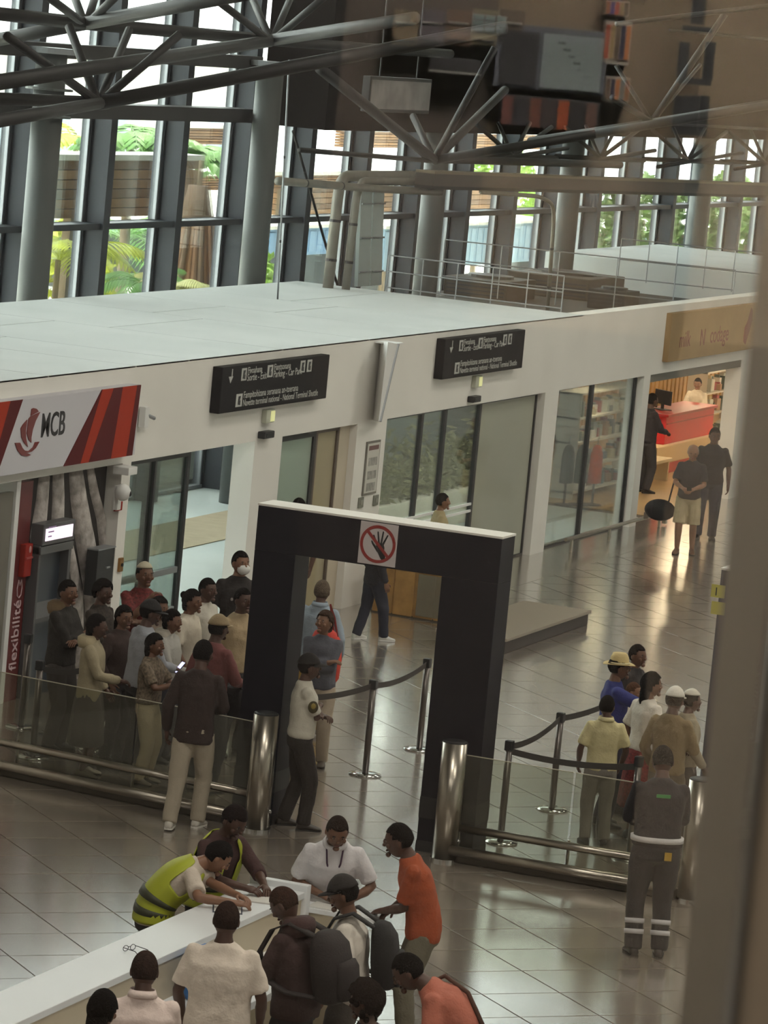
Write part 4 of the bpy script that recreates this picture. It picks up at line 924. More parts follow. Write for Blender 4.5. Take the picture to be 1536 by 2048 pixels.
# pale blue parked containers and grey roofs
def block(px0, py0, px1, py1, X, lab, col, nm='container', cat='container'):
    a, b = gx(px0, py0, X), gx(px1, py1, X); s = empty(nm, (X, a.y, 0), 0, lab, cat); L = b.y-a.y
    MB().box((-2, 0, max(0.02, b.z)), (0, L, a.z), .03).build('body', mat('blk '+lab[:12], col, .6, var=.05, scale=1), s)
    n = max(3, int(L/.5))
    for k in range(n): MB().box((0, k*L/n+.06, max(.05, b.z)+.08), (.03, (k+1)*L/n-.06, a.z-.08)).build('panel', mat('blk '+lab[:12], col, .6), s)
    MB().box((-2.05, -.05, a.z), (.05, L+.05, a.z+.08)).build('lid', M_pav, s)
    if b.z > .1:
        for yy in (.1, L-.2): MB().box((-1.9, yy, 0), (-.1, yy+.1, b.z+.02)).build('leg', M_col, s)
block(470, 462, 690, 506, -36, 'light blue container outside behind the ducts', (122, 156, 190))
block(770, 458, 1100, 520, -36, 'long pale blue vehicle side outside the far windows', (150, 176, 196), 'parked_coach', 'coach')
block(1180, 470, 1300, 500, -36, 'grey blue vehicle side outside the farthest windows', (120, 140, 160), 'parked_coach', 'coach')
block(190, 448, 310, 462, -44, 'pale green parked car roof beyond the slim palm', (150, 190, 180), 'parked_car', 'car')
# low building behind everything with a bright roof line
bb = empty('far_building', (-70, 60, 0), 0, 'long low pale terminal annex far outside the windows', 'building')
MB().box((-6, -30, 0), (0, 110, 5.2)).build('wall', mat('annex wall', (214, 214, 206), .8), bb); MB().box((-7, -31, 5.2), (1.2, 111, 5.6)).build('roof', mat('annex roof', (232, 232, 230), .7), bb)
for k in range(24): MB().box((0, -26+k*5.6, 1.0), (.06, -23.4+k*5.6, 3.2)).build('window', mat('annex window', (130, 150, 160), .3), bb)
# ================================================================== PEOPLE
M_eyew = mat('eye white', (124, 114, 106), .5, spec=.2); M_pup = mat('pupil', (24, 18, 16), .5, spec=.2)
SKINS = {'d': (82, 55, 43), 'm': (110, 76, 57), 'l': (134, 96, 74), 'p': (176, 136, 112)}
LIPS = {'d': (74, 42, 40), 'm': (104, 60, 54), 'l': (136, 84, 74), 'p': (170, 112, 100)}
def skinm(k): return mat('skin '+k, SKINS[k], .5, var=.08, scale=14)
def lipm(k): return mat('lip '+k, LIPS[k], .45)
CL = {}
def cloth(col, rough=.85, var=.08, scale=9, pat=None):
    key = 'cloth %d %d %d %s' % (*col, pat)
    return mat(key, col, rough, var=var if not pat else .55, scale=scale if not pat else 38, bump=.25, bscale=60)
_tex = {}
def crease(o, strength, size):
    if size not in _tex:
        t = bpy.data.textures.new('folds %g' % size, 'CLOUDS'); t.noise_scale = size; t.noise_depth = 2; _tex[size] = t
    m = o.modifiers.new('folds', 'DISPLACE'); m.texture = _tex[size]; m.strength = strength; m.mid_level = .5; m.texture_coords = 'GLOBAL'
def soft(o, voxel=.014, smooth=6, fold=0., fsize=.12, fac=.5):
    r = o.modifiers.new('merge', 'REMESH'); r.mode = 'VOXEL'; r.voxel_size = voxel; r.use_smooth_shade = True
    s = o.modifiers.new('smooth', 'SMOOTH'); s.factor = fac; s.iterations = smooth
    if fold: crease(o, fold, fsize)
def ik(S, T, l1, l2, hint):
    S, T, hint = Vector(S), Vector(T), Vector(hint); d = T-S; L = d.length
    if L > (l1+l2)*.995: T = S+d*((l1+l2)*.995/L); d = T-S; L = d.length
    if L < abs(l1-l2)+.01: L = abs(l1-l2)+.01
    a = (l1*l1-l2*l2+L*L)/(2*L); h = math.sqrt(max(0, l1*l1-a*a)); u = d.normalized()
    p = (hint-u*hint.dot(u))
    p = p.normalized() if p.length > 1e-5 else u.orthogonal().normalized()
    return S+u*a+p*h, T
ARMS = {  # wrist target in torso frame for the right side (x outward), elbow hint
 'down': ((.155, .02, .50), (.5, -1, 0), .3), 'relax': ((.14, .08, .52), (.6, -1, 0), .4), 'phone': ((.045, .21, .70), (.7, -.2, -1), .9), 'hold': ((.05, .19, .62), (.7, -.5, -.6), .9),
 'cross': ((-.07, .10, .69), (1, -.1, -.5), .7), 'crossb': ((-.06, .12, .66), (1, -.1, -.5), .7), 'hip': ((.13, .02, .57), (1, -.7, 0), .8), 'chin': ((.0, .135, .80), (.5, .2, -1), 1.2), 'pocket': ((.125, .05, .53), (.8, -.8, 0), .5),
 'behind': ((.03, -.12, .56), (1, -.3, 0), .5), 'up': ((.07, .2, .84), (.8, 0, -1), .9)}
def head_fn(k, g=1.0):
    def f(u):
        x, y, z = u.x*.0485, u.y*.0610, u.z*.0715
        if u.z < 0:
            t = -u.z; x *= 1-.30*t**1.6
            y *= (1-.10*t) if u.y > 0 else (1-.48*t)
            if u.y > 0: y += .005*t**3
        else:
            if u.y > .3: y -= .004*u.z
        return Vector((x*g, y*g, z*g))*k
    return f
PEOPLE = []
def person(label, pos, f=180., H=1.72, skin='d', lean=0., head=(0., 0.), R='down', L='down', shirt=(200, 200, 200), sleeve='short', hem=.5, pants=(40, 40, 46), kind='trousers',
           shoe=(40, 36, 34), sole=None, hair='short', hairc=(24, 20, 18), hat=None, bulk=1.0, feet=None, shadow=None, vest=None, pat=None, collar=None, twist=0., legs=True, voxel=.0135, group=None, mask=False, lanyard=False, hood=None, pantcuff=None, belt_=None, hipy=0., skirtc=None, hunch=0.):
    k = H; root = empty('person', (pos[0], pos[1], pos[2] if len(pos) > 2 else 0), math.radians(20.25+f), label, 'person', group)
    PEOPLE.append(root)
    zp = .53; B = .17; la = math.radians(lean); tw = math.radians(twist)
    def T(x, y, z):
        d = z-zp
        if d > 0 and tw:
            a = tw*min(1, d/B); x, y = x*math.cos(a)-y*math.sin(a), x*math.sin(a)+y*math.cos(a)
        if d <= 0 or abs(la) < 1e-4: return Vector((x, y+hipy, z))*k
        if d < B: th = la*d/B; R_a = B/la; cy, cz = R_a*(1-math.cos(th)), R_a*math.sin(th)
        else: th = la; R_a = B/la; cy, cz = R_a*(1-math.cos(la))+(d-B)*math.sin(la), R_a*math.sin(la)+(d-B)*math.cos(la)
        return Vector((x, cy+y*math.cos(th)+hipy, zp+cz-y*math.sin(th)))*k
    def rings(spec, n=20, ex=2.4):
        out = []
        for z, rx, ry, oy in spec:
            r = []
            for i in range(n):
                a = 2*PI*i/n; ca, sa = math.cos(a), math.sin(a)
                r.append(T(rx*math.copysign(abs(ca)**(2/ex), ca), oy+ry*math.copysign(abs(sa)**(2/ex), sa), z))
            out.append(r)
        return out
    b_ = bulk
    skm = skinm(skin)
    # ---- limbs
    arms = {}
    for s_, spec in ((1, R), (-1, L)):
        S = T(s_*.100*(.5+.5*b_), -.004, .796)
        if isinstance(spec, str): tgt, hint, curl = ARMS[spec]; W = T(s_*tgt[0]*(.6+.4*b_), tgt[1]+(.02 if b_ > 1.1 else 0), tgt[2])
        elif spec[0] == 'w':      # world point
            v = Vector(spec[1])-root.location; a = -root.rotation_euler.z; W = Vector((v.x*math.cos(a)-v.y*math.sin(a), v.x*math.sin(a)+v.y*math.cos(a), v.z)); hint = spec[2] if len(spec) > 2 else (.8, -.6, -.3); curl = .5
        else: tgt, hint = spec[0], spec[1]; curl = spec[2] if len(spec) > 2 else .5; W = Vector(tgt)*k if False else T(s_*tgt[0], tgt[1], tgt[2])
        hv = Vector((s_*hint[0], hint[1], hint[2]))
        E_, W = ik(S, W, .168*k, .148*k, hv); arms[s_] = (S, E_, W, curl)
    legp = {}
    ft = feet or ((.062, 0, 0), (.062, 0, 0))
    for s_, fo in ((1, ft[0]), (-1, ft[1])):
        Hp = Vector((s_*.052*(.5+.5*b_), hipy, .505))*k; A = Vector((s_*fo[0], fo[1], .043+(fo[3] if len(fo) > 3 else 0)))*k
        K, A = ik(Hp, A, .245*k, .228*k, (s_*.1, 1, 0)); legp[s_] = (Hp, K, A, fo[2] if len(fo) > 2 else 0)
    # ---- body core
    mb = MB()
    mb.loft(rings([(.465, .05, .045, 0), (.5, .088*b_, .062*b_, -.004), (.54, .088*b_, .062*b_, -.002), (.61, .074*b_, .054*b_, .003), (.70, .082*b_, .058*b_, .003), (.77, .084*b_, .052*b_, 0), (.805, .078, .04, -.004), (.835, .045, .036, -.008), (.86, .034, .035, -.004)]))
    hb = T(0, .012+hunch, .928)
    mb.tube([T(0, -.008, .83), T(0, -.002+hunch*.4, .875), hb-Vector((0, 0, .02*k))], [.036*k, .032*k, .034*k], 12)
    for s_ in (1, -1):
        S, E_, W, curl = arms[s_]
        mb.tube([S, S.lerp(E_, .35), E_, E_.lerp(W, .3), W, W+(W-E_).normalized()*.02*k], [.027*k, .027*k, .0235*k, .0245*k, .0165*k, .017*k], 12, round_=True)
        Hp, K, A, to = legp[s_]
        if legs: mb.tube([Hp, Hp.lerp(K, .3), K, K.lerp(A, .3), A, A-Vector((0, 0, .02*k))], [.055*k, .052*k, .035*k, .034*k, .022*k, .024*k], 12, round_=True)
    core = mb.build('body', skm, root, True); soft(core, .016, 5)
    # ---- head, hands (merged into the body mesh after the core is frozen)
    hy, hp = math.radians(head[0]), math.radians(head[1])
    Rh = Matrix.Rotation(tw*.6+hy, 3, 'Z') @ Matrix.Rotation(-(la*.55+hp), 3, 'X')
    hm = MB(); fn = head_fn(k)
    hm.ell(hb, None, 22, 16, Rh, fn)
    def at(x, y, z): return hb+Rh @ (Vector((x, y, z))*k)
    for s_ in (1, -1): hm.ell(at(s_*.0475, -.004, -.004), (.006*k, .012*k, .018*k), 8, 6, Rh)
    hm.ell(at(0, .0615, -.010), (.0085*k, .011*k, .009*k), 8, 6, Rh); hm.ell(at(0, .058, .002), (.005*k, .009*k, .014*k), 8, 6, Rh)
    hm.ell(at(0, .0525, -.054), (.016*k, .012*k, .012*k), 8, 6, Rh)
    for s_ in (1, -1): hm.ell(at(s_*.027, .0435, -.014), (.014*k, .01*k, .013*k), 8, 6, Rh)
    hm.cur = 1; hm.ell(at(0, .055, -.035), (.0145*k, .006*k, .0058*k), 8, 6, Rh)
    hm.cur = 2
    for s_ in (1, -1): hm.ell(at(s_*.0185, .0508, .006), (.0078*k, .005*k, .0045*k), 8, 6, Rh)
    hm.cur = 3
    for s_ in (1, -1): hm.ell(at(s_*.0185, .0545, .006), (.0036*k, .0022*k, .0036*k), 6, 5, Rh); hm.ell(at(s_*.0188, .0535, .0165), (.011*k, .004*k, .0026*k), 6, 5, Rh)
    hm.cur = 0
    for s_ in (1, -1):
        S, E_, W, curl = arms[s_]
        u = (W-E_).normalized()
        inward = Vector((-s_, .15, 0)) if abs(u.z) > .6 else Vector((-s_*.25, -.1, -1))
        n = (inward-u*inward.dot(u)).normalized(); v = u.cross(n)*(1 if s_ > 0 else -1)
        if (v.y if abs(u.z) > .6 else v.x*-s_) < 0: v = -v
        c = .0575*k/1.0
        rr = []
        for t, wd, th in ((-.006, .014, .012), (.012, .019, .0125), (.034, .0235, .012), (.052, .022, .0095)):
            p = W+u*t*k; rr.append([p+v*(math.cos(2*PI*i/10)*wd*k)+n*(math.sin(2*PI*i/10)*th*k) for i in range(10)])
        hm.loft(rr)
        for j, (off, ln) in enumerate(((.0165, .038), (.0055, .044), (-.0055, .041), (-.0155, .032))):
            p = W+u*.05*k+v*off*k; dirv = u; P = [p]; 
            for q in range(3):
                a = math.radians(18+32*curl)*(q+.4 if q == 0 else 1); dirv = (dirv*math.cos(a)+n*math.sin(a)).normalized(); p = p+dirv*ln*k/3*(1.15, 1, .85)[q]; P.append(p)
            hm.tube(P, [.0056*k, .0052*k, .0048*k, .0036*k], 6, round_=True)
        p = W+u*.014*k+v*.017*k; d1 = (u*.6+v*.7+n*.25).normalized(); d2 = (u*.9+v*.15+n*.45).normalized()
        hm.tube([p, p+d1*.022*k, p+d1*.022*k+d2*.022*k], [.0072*k, .0062*k, .0045*k], 6, round_=True)
    hd = hm.build('head_tmp', [skm, lipm(skin), M_eyew, M_pup], root, True)
    core['_join'] = hd.name
    # ---- garments
    sc_ = cloth(shirt, pat=pat)
    gap = .0085 if b_ < 1.15 else .011
    if sleeve:
        g = MB(); zt = .846
        spec = [(hem, .100*b_+gap*.5, .073*b_+gap*.4, -.002), (hem+.03, .100*b_+gap, .073*b_+gap*.6, -.002)]
        spec += [(z, rx*b_+gap, ry*b_+gap, oy) for z, rx, ry, oy in ((.575, .092, .068, 0), (.63, .090, .065, .003), (.70, .097, .070, .004), (.765, .1005, .066, .001)) if z > hem+.04]
        spec += [(.806, .098, .055, -.003), (.834, .066, .047, -.008), (.85, .043, .043, -.007), (.853, .036, .038, -.006)]
        g.loft(rings(spec, 24))
        for s_ in (1, -1):
            S, E_, W, curl = arms[s_]
            inn = T(s_*.05, -.004, .785)
            if sleeve == 'short': P = [inn, S, S.lerp(E_, .4), S.lerp(E_, .82)]; rr = [.034*k, .037*k, .039*k, .042*k]
            elif sleeve == 'rolled': P = [inn, S, S.lerp(E_, .5), E_, E_.lerp(W, .25)]; rr = [.034*k, .037*k, .036*k, .035*k, .036*k]
            else: P = [inn, S, S.lerp(E_, .5), E_, E_.lerp(W, .5), E_.lerp(W, .97)]; rr = [.034*k, .037*k, .036*k, .035*k, .032*k, .027*k]
            g.tube(P, rr, 14); g.ell(S, (.035*k, .035*k, .035*k), 12, 8)
        so = g.build('shirt' if sleeve == 'short' else 'jacket' if sleeve == 'long' else 'shirt', sc_, root, True); soft(so, voxel, 8, .02, .10)
    if collar:
        g = MB(); rr = []
        for z, rx, ry, oy in ((.838, .05, .048, -.01), (.862, .043, .044, -.006), (.866, .046, .047, -.006), (.842, .056, .054, -.01)): rr.append(rings([(z, rx, ry, oy)], 18)[0])
        g.loft(rr, cap=False, closed=True).build('collar', cloth(collar), root, True)
    pc = cloth(pants)
    if legs:
        if kind in ('trousers', 'shorts'):
            g = MB(); g.loft(rings([(.45, .045, .04, 0), (.475, .094*b_, .07*b_, -.004), (.52, .099*b_, .074*b_, -.004), (.56, .094*b_, .07*b_, -.001), (.59, .088*b_, .066*b_, .001)], 22))
            for s_ in (1, -1):
                Hp, K, A, to = legp[s_]; hp2 = Hp+Vector((0, 0, .01*k))
                if kind == 'trousers': P = [hp2, Hp.lerp(K, .3), K, K.lerp(A, .4), K.lerp(A, 1.05)]; rr = [.058*k*b_**.5, .060*k*b_**.5, .047*k, .043*k, .042*k]
                else: P = [hp2, Hp.lerp(K, .4), Hp.lerp(K, .95)]; rr = [.06*k, .062*k, .06*k]
                g.tube(P, rr, 14)
            po = g.build(kind, pc, root, True); soft(po, voxel+.001, 5, .02, .13)
            if pantcuff:
                for s_ in (1, -1):
                    Hp, K, A, to = legp[s_]
                    for t0, t1 in ((.42, .52), (.64, .74)):
                        a, b2 = K.lerp(A, t0), K.lerp(A, t1); MB().tube([a, b2], .0475*k, 16).build('reflective_band', mat('reflective tape', pantcuff, .4), root, True)
        if kind == 'skirt':
            g = MB(); sp = [(.59, .088, .066, 0), (.54, .102, .08, 0), (.42, .12, .095, 0), (.3, .135, .105, 0), (.2, .142, .112, 0)]
            rr = []
            for z, rx, ry, oy in sp[::-1]:
                r = []
                for i in range(28):
                    a = 2*PI*i/28; w_ = 1+.05*math.sin(7*a)*(1 if z < .5 else 0); r.append(Vector((rx*b_*w_*math.cos(a), ry*b_*w_*math.sin(a)+hipy, z))*k)
                rr.append(r)
            g.loft(rr).build('skirt', cloth(skirtc or pants, pat=pat if skirtc is None and False else ('print' if skirtc else None)), root, True)
        for s_ in (1, -1):
            Hp, K, A, to = legp[s_]; a = math.radians(-s_*8+to); fwd = Vector((math.sin(-a), math.cos(a), 0)); sd = Vector((fwd.y, -fwd.x, 0))
            base = Vector((A.x, A.y, A.z-.043*k))
            rr = []
            for t, wd, h in ((-.040, .012, .030), (-.034, .021, .045), (-.012, .0235, .056), (.018, .0245, .053), (.05, .027, .036), (.078, .027, .027), (.098, .021, .021), (.106, .010, .014)):
                c = base+fwd*t*k; rr.append([c+sd*(wd*k*math.cos(q))+Vector((0, 0, max(.006, h*(.5+.5*math.sin(q)))*k)) for q in [2*PI*i/12 for i in range(12)]])
            sh = MB().loft(rr).build('shoe', mat('shoe %d %d %d' % shoe, shoe, .45), root, True)
            rs = []
            for z in (0, .009):
                rs.append([base+fwd*t*k+sd*wd*k+Vector((0, 0, z*k)) for t, wd in ((-.042, 0), (-.036, .02), (-.01, .024), (.03, .026), (.07, .028), (.098, .02), (.108, 0), (.098, -.02), (.07, -.028), (.03, -.026), (-.01, -.024), (-.036, -.02))])
            MB().loft(rs).build('sole', mat('sole %d %d %d' % (sole or (30, 28, 26)), sole or (30, 28, 26), .7), sh, False)
    if belt_: MB().loft(rings([(.555, .112*b_, .087*b_, 0), (.578, .112*b_, .087*b_, 0)], 24)).build('belt', cloth(belt_), root, True)
    if vest:
        g = MB(); spv = [(hem+.01, .108*b_+gap, .080*b_+gap, 0), (.575, .099*b_+gap, .076*b_+gap, 0), (.63, .097*b_+gap, .073*b_+gap, .003), (.70, .104*b_+gap, .078*b_+gap, .004), (.765, .104*b_+gap, .074*b_+gap, .001), (.81, .094, .062, -.003), (.842, .058, .052, -.008)]
        n = 28; rr = rings(spv, n); vm = MB()
        vs = [p for r in rr for p in r]; fs = []
        for i in range(len(rr)-1):
            for a in range(n):
                ang = 2*PI*(a+.5)/n
                y_, x_ = math.sin(ang), math.cos(ang)
                if y_ > .8 and i >= 2 and abs(x_) < (.12+.12*(i-2)): continue      # open front
                if abs(x_) > .86 and i >= 3 and i < 6: continue                     # arm holes
                b2 = (a+1) % n; fs.append((i*n+a, i*n+b2, (i+1)*n+b2, (i+1)*n+a))
        vm.add(vs, fs); vo = vm.build('hi_vis_vest', mat('vest yellow', (172, 180, 44), .6, var=.06, emit=0), root, True)
        so_ = vo.modifiers.new('thick', 'SOLIDIFY'); so_.thickness = .008; so_.offset = 1; sb = vo.modifiers.new('sub', 'SUBSURF'); sb.levels = 1
        for z in (.545, .60):
            MB().loft(rings([(z, .107*b_+gap, .082*b_+gap, .001), (z+.026, .1055*b_+gap, .081*b_+gap, .001)], 28)).build('dark_stripe', mat('vest stripe', (60, 62, 40), .6), root, True)
    if hood:
        rr = rings([(.80, .075, .06, -.03), (.83, .082, .066, -.035), (.86, .07, .06, -.04), (.875, .05, .045, -.035)], 18)
        MB().loft(rr).build('hood', cloth(hood), root, True)
    if lanyard:
        for s_ in (1, -1): MB().tube([T(s_*.038, .02, .85), T(s_*.03, .068, .79), T(s_*.004, .082, .70)], .0045*k, 6).build('lanyard', mat('lanyard purple', (70, 44, 70), .6), root)
        MB().obox(T(0, .086, .675), (.02*k, 0, 0), (0, .002*k, 0), (0, .0, .026*k)).build('badge', mat('badge card', (190, 180, 190), .4), root)
    # ---- hair and hats
    hc = mat('hair %d %d %d' % hairc, hairc, 1., spec=.08, var=.25, scale=40, bump=.6, bscale=90)
    def hshell(g, keep, nm='hair', rough=0., m=hc, thick=.004):
        e = MB(); e.ell((0, 0, 0), None, 30, 22, None, lambda u: u.copy()); f2 = head_fn(k, g)
        vs = [Vector(v) for v in e.v]; fs = [f_ for f_ in e.f if all(keep(vs[i]) for i in f_)]
        idx = sorted({i for f_ in fs for i in f_}); mp = {i: j for j, i in enumerate(idx)}
        out = [hb+Rh @ (f2(vs[i])+Vector((0, -.002*k, .003*k))) for i in idx]
        o = MB().add(out, [tuple(mp[i] for i in f_) for f_ in fs]).build(nm, m, root, True)
        sm = o.modifiers.new('thick', 'SOLIDIFY'); sm.thickness = thick*k; sm.offset = 1
        if rough: crease(o, rough, .03)
        return o
    hk = lambda u: (u.z > .52 if u.y > .55 else u.z > -.12+.64*max(u.y, -.2)) if u.y > -.15 else u.z > -.48
    if hair == 'short': hshell(1.012, hk, rough=.005, thick=.003)
    elif hair == 'shaved': hshell(1.006, hk, thick=.002)
    elif hair == 'balding': hshell(1.012, lambda u: u.y < .25 and u.z < .62 and u.z > -.42+.2*u.y, thick=.003)
    elif hair == 'afro': hshell(1.14, hk, rough=.022, thick=.01)
    elif hair == 'curly':
        hshell(1.16, hk, rough=.03, thick=.012)
        g = MB(); 
        for i in range(90):
            u = Vector(rng.normal(size=3)).normalized()
            if hk(u) or (u.y < .1 and u.z > -.9): g.ell(hb+Rh @ (head_fn(k, 1.2)(u)), (.014*k, .014*k, .014*k), 6, 5)
        o = g.build('hair_curls', hc, root, True); o['kind'] = 'stuff'
    elif hair in ('long', 'bob', 'tied'):
        hshell(1.06, hk, rough=.008, thick=.006)
        g = MB(); zl = {'long': -.19, 'bob': -.09, 'tied': -.06}[hair]; rr = []
        for t in (0, .3, .6, .85, 1):
            z = .02+(zl-.02)*t; wd = .046*(1-.25*t); rr.append([hb+Rh @ (Vector((wd*math.cos(q), -.026-.012*math.sin(PI*t)+.030*math.sin(q), z))*k) for q in [2*PI*i/14 for i in range(14)]])
        o = g.loft(rr).build('hair_length', hc, root, True); crease(o, .012, .05)
        if hair == 'tied': MB().ell(at(0, -.065, .035), (.024*k, .022*k, .024*k), 12, 8).build('hair_bun', hc, root, True)
    if hat:
        kind_h, hcol = hat[0], hat[1]; m_ = cloth(hcol)
        if kind_h in ('cap', 'guard', 'capback'):
            sgn = -1 if kind_h == 'capback' else 1
            hshell(1.10, lambda u: u.z > .2, 'cap', m=m_, thick=.004)
            g = MB(); rr = []
            for i in range(13):
                a = PI*(i/12)*.9+PI*.05; cx, cy = math.cos(a), math.sin(a)
                i0 = Vector((.046*cx, sgn*(.05*cy), .026)); i1 = Vector((.05*cx, sgn*(.05*cy+.055*cy**.7), .018 if kind_h == 'cap' else .012))
                rr.append([hb+Rh @ (v*k) for v in (i0, i1, i1+Vector((0, 0, -.004)), i0+Vector((0, 0, -.004)))])
            g.loft(rr).build('brim', m_, root, True)
            MB().ell(at(0, 0, .0745), (.006*k, .006*k, .004*k), 8, 5).build('button', m_, root, True)
        elif kind_h == 'fedora':
            rr = []
            for z, r in ((.022, .052), (.04, .05), (.065, .046), (.085, .040), (.088, .03)):
                rr.append([hb+Rh @ (Vector((r*.92*math.cos(q), r*1.12*math.sin(q), z-(.012*abs(math.cos(q))**8*0+(.010 if z > .08 and abs(math.cos(q)) < .4 else 0))))*k) for q in [2*PI*i/24 for i in range(24)]])
            MB().loft(rr).build('crown', m_, root, True)
            rr = []
            for i in range(32):
                q = 2*PI*i/32; cq, sq = math.cos(q), math.sin(q); up = .012*abs(cq)
                rr.append([hb+Rh @ (v*k) for v in (Vector((.046*cq, .056*sq, .024)), Vector((.078*cq, .094*sq, .018+up)), Vector((.078*cq, .094*sq, .014+up)), Vector((.046*cq, .056*sq, .019)))])
            MB().loft(rr, closed=True).build('brim', m_, root, True)
            MB().tube([hb+Rh @ (Vector((.049*math.cos(2*PI*i/24), .0575*math.sin(2*PI*i/24), .03))*k) for i in range(25)], .005*k, 6).build('hat_band', cloth((206, 196, 160)), root)
        elif kind_h == 'band':
            hshell(1.09, lambda u: u.z > .45, 'headband', m=m_, thick=.004)
    if mask:
        MB().ell(at(0, .043, -.031), (.0425*k, .0335*k, .034*k), 18, 12, Rh).build('face_mask', mat('mask white', (214, 212, 208), .7), root, True)
        for s_ in (1, -1): MB().tube([at(s_*.036, .03, -.012), at(s_*.046, -.004, .004)], .0015*k, 4).build('mask_loop', MATS['mask white'], root)
    root['_T'] = 0
    return dict(b=b_, root=root, T=T, arms=arms, hb=hb, at=at, k=k, Rh=Rh)
def finish_people(dgr):
    pass
def local_to_world(P, v):
    r = P['root']; a = r.rotation_euler.z; return r.location+Vector((v.x*math.cos(a)-v.y*math.sin(a), v.x*math.sin(a)+v.y*math.cos(a), v.z))
def backpack(P, col, lab, s=1.0, nm='backpack'):
    b = P['b']; y = -(.074*b+.012+.052*s)
    r = P['root']; T = P['T']; k = P['k']
    o = empty('backpack', r.location, r.rotation_euler.z, lab, 'backpack')
    rr = []
    for z, rx, ry, oy in ((.56, .06, .03, 0), (.575, .085, .05, 0), (.66, .09, .056, 0), (.75, .085, .05, 0), (.80, .06, .035, .01), (.815, .03, .015, .015)):
        rr.append([T(rx*s*math.copysign(abs(math.cos(q))**.7, math.cos(q)), y+oy+ry*s*math.copysign(abs(math.sin(q))**.7, math.sin(q)), z) for q in [2*PI*i/18 for i in range(18)]])
    m = cloth(col); MB().loft(rr).build('pack', m, o, True)
    rr = []
    for z, rx, ry in ((.575, .055, .02), (.60, .066, .03), (.67, .066, .03), (.69, .055, .02)): rr.append([T(rx*s*math.cos(q), y-.052*s+ry*s*math.sin(q), z) for q in [2*PI*i/14 for i in range(14)]])
    MB().loft(rr).build('front_pocket', m, o, True)
    for sd in (1, -1):
        pts = [T(sd*.06, y+.03, .80), T(sd*.066, -.035, .862), T(sd*.07, .045, .842), T(sd*.078*b, .079*b+.014, .76), T(sd*.112*b, .064*b+.014, .66), T(sd*.113*b, -.02, .60), T(sd*.088*b, y+.035, .585)]
        rg = []
        for i, p in enumerate(pts):
            t = (pts[min(i+1, 6)]-pts[max(0, i-1)]).normalized(); sdv = (T(.01, 0, .7)-T(0, 0, .7)).normalized()
            nn = t.cross(sdv).normalized(); rg.append([p+sdv*.022*k+nn*.004*k, p-sdv*.022*k+nn*.004*k, p-sdv*.022*k-nn*.004*k, p+sdv*.022*k-nn*.004*k])
        MB().loft(rg).build('strap', m, o, True)
    return o
def phone(P, side, lab, lit=False):
    S, E_, W, c = P['arms'][side]; u = (W-E_).normalized(); p = local_to_world(P, W+u*.07*P['k']+Vector((0, 0, .02)))
    o = empty('mobile_phone', p, P['root'].rotation_euler.z, lab, 'phone')
    MB().obox((0, 0, 0), (.036, 0, 0), (0, .045, .055), (0, -.003, .003)).build('case', M_black, o)
    MB().obox((0, -.0028, .0034), (.033, 0, 0), (0, .042, .051), (0, -.0012, .0012)).build('screen', mat('phone lit', (190, 190, 255), .3, emit=2.) if lit else mat('phone glass', (150, 156, 170), .1), o)
def gp(px_, py_, H): p = onz(px_, py_, H*.995); return (p.x, p.y, 0)
# ---------------------------------------------------------------- by the portal
P = person('guard in white shirt and dark peaked cap standing at the portal with arms crossed', onz(585, 1655), -80, 1.68, 'd', 0, (0, -4), 'cross', 'crossb', (206, 200, 186), 'short', .53, (40, 34, 30), 'trousers', (44, 36, 30), hair='short', hat=('guard', (30, 27, 26)), feet=((.06, .05, 0), (.06, -.05, 0)))
bd = empty('arm_badge', local_to_world(P, P['arms'][1][0].lerp(P['arms'][1][1], .5)+Vector((.072, 0, 0))), P['root'].rotation_euler.z, 'dark embroidered badge on the sleeve of the guard', 'badge')
MB().ell((0, 0, 0), (.012, .05, .06), 12, 8).build('patch', mat('badge olive', (70, 62, 30), .7, var=.3, scale=30), bd, True); MB().ell((.009, 0, .01), (.006, .025, .03), 10, 6).build('crest', mat('badge gold', (150, 130, 60), .6), bd, True)
P = person('grey-haired man in a light blue shirt and tan trousers seen from behind at the portal', gp(645, 1163, 1.68), -15, 1.68, 'd', 0, (0, 0), 'relax', 'down', (150, 164, 178), 'long', .5, (196, 160, 84), shoe=(150, 146, 144), sole=(220, 218, 214), hair='short', hairc=(96, 84, 72), collar=(150, 164, 178))
r_ = empty('red_bag', local_to_world(P, Vector((.27, -.2, .62))), P['root'].rotation_euler.z, 'bright red shoulder bag at the side of the man in light blue', 'bag')
MB().loft([[(rx*math.cos(2*PI*i/16), ry*math.sin(2*PI*i/16), z) for i in range(16)] for z, rx, ry in ((0, .03, .05), (.05, .06, .12), (.25, .07, .14), (.45, .05, .11), (.5, .02, .06))]).build('body', cloth((206, 60, 40)), r_, True)
MB().tube([(0, .05, .48), (-.05, .03, .7), (-.1, 0, .84), (-.06, -.04, .7), (0, -.05, .48)], .012, 6).build('strap', cloth((120, 30, 28)), r_)
P = person('woman in a red top and grey denim jacket beside the guard', gp(652, 1224, 1.62), 168, 1.62, 'l', 0, (-20, -6), 'cross', 'crossb', (86, 88, 98), 'long', .5, (176, 160, 140), hair='bob', hairc=(60, 44, 34), shoe=(80, 70, 60), hood=(206, 66, 56))
P = person('walker in a dark blue jacket, jeans and white trainers behind the portal header', onz(738, 1280), -60, 1.52, 'l', 0, (0, 0), 'down', 'relax', (30, 30, 42), 'long', .47, (38, 42, 58), shoe=(214, 212, 206), sole=(230, 228, 224), hair='short', feet=((.06, .1, 0), (.06, -.09, 0)))
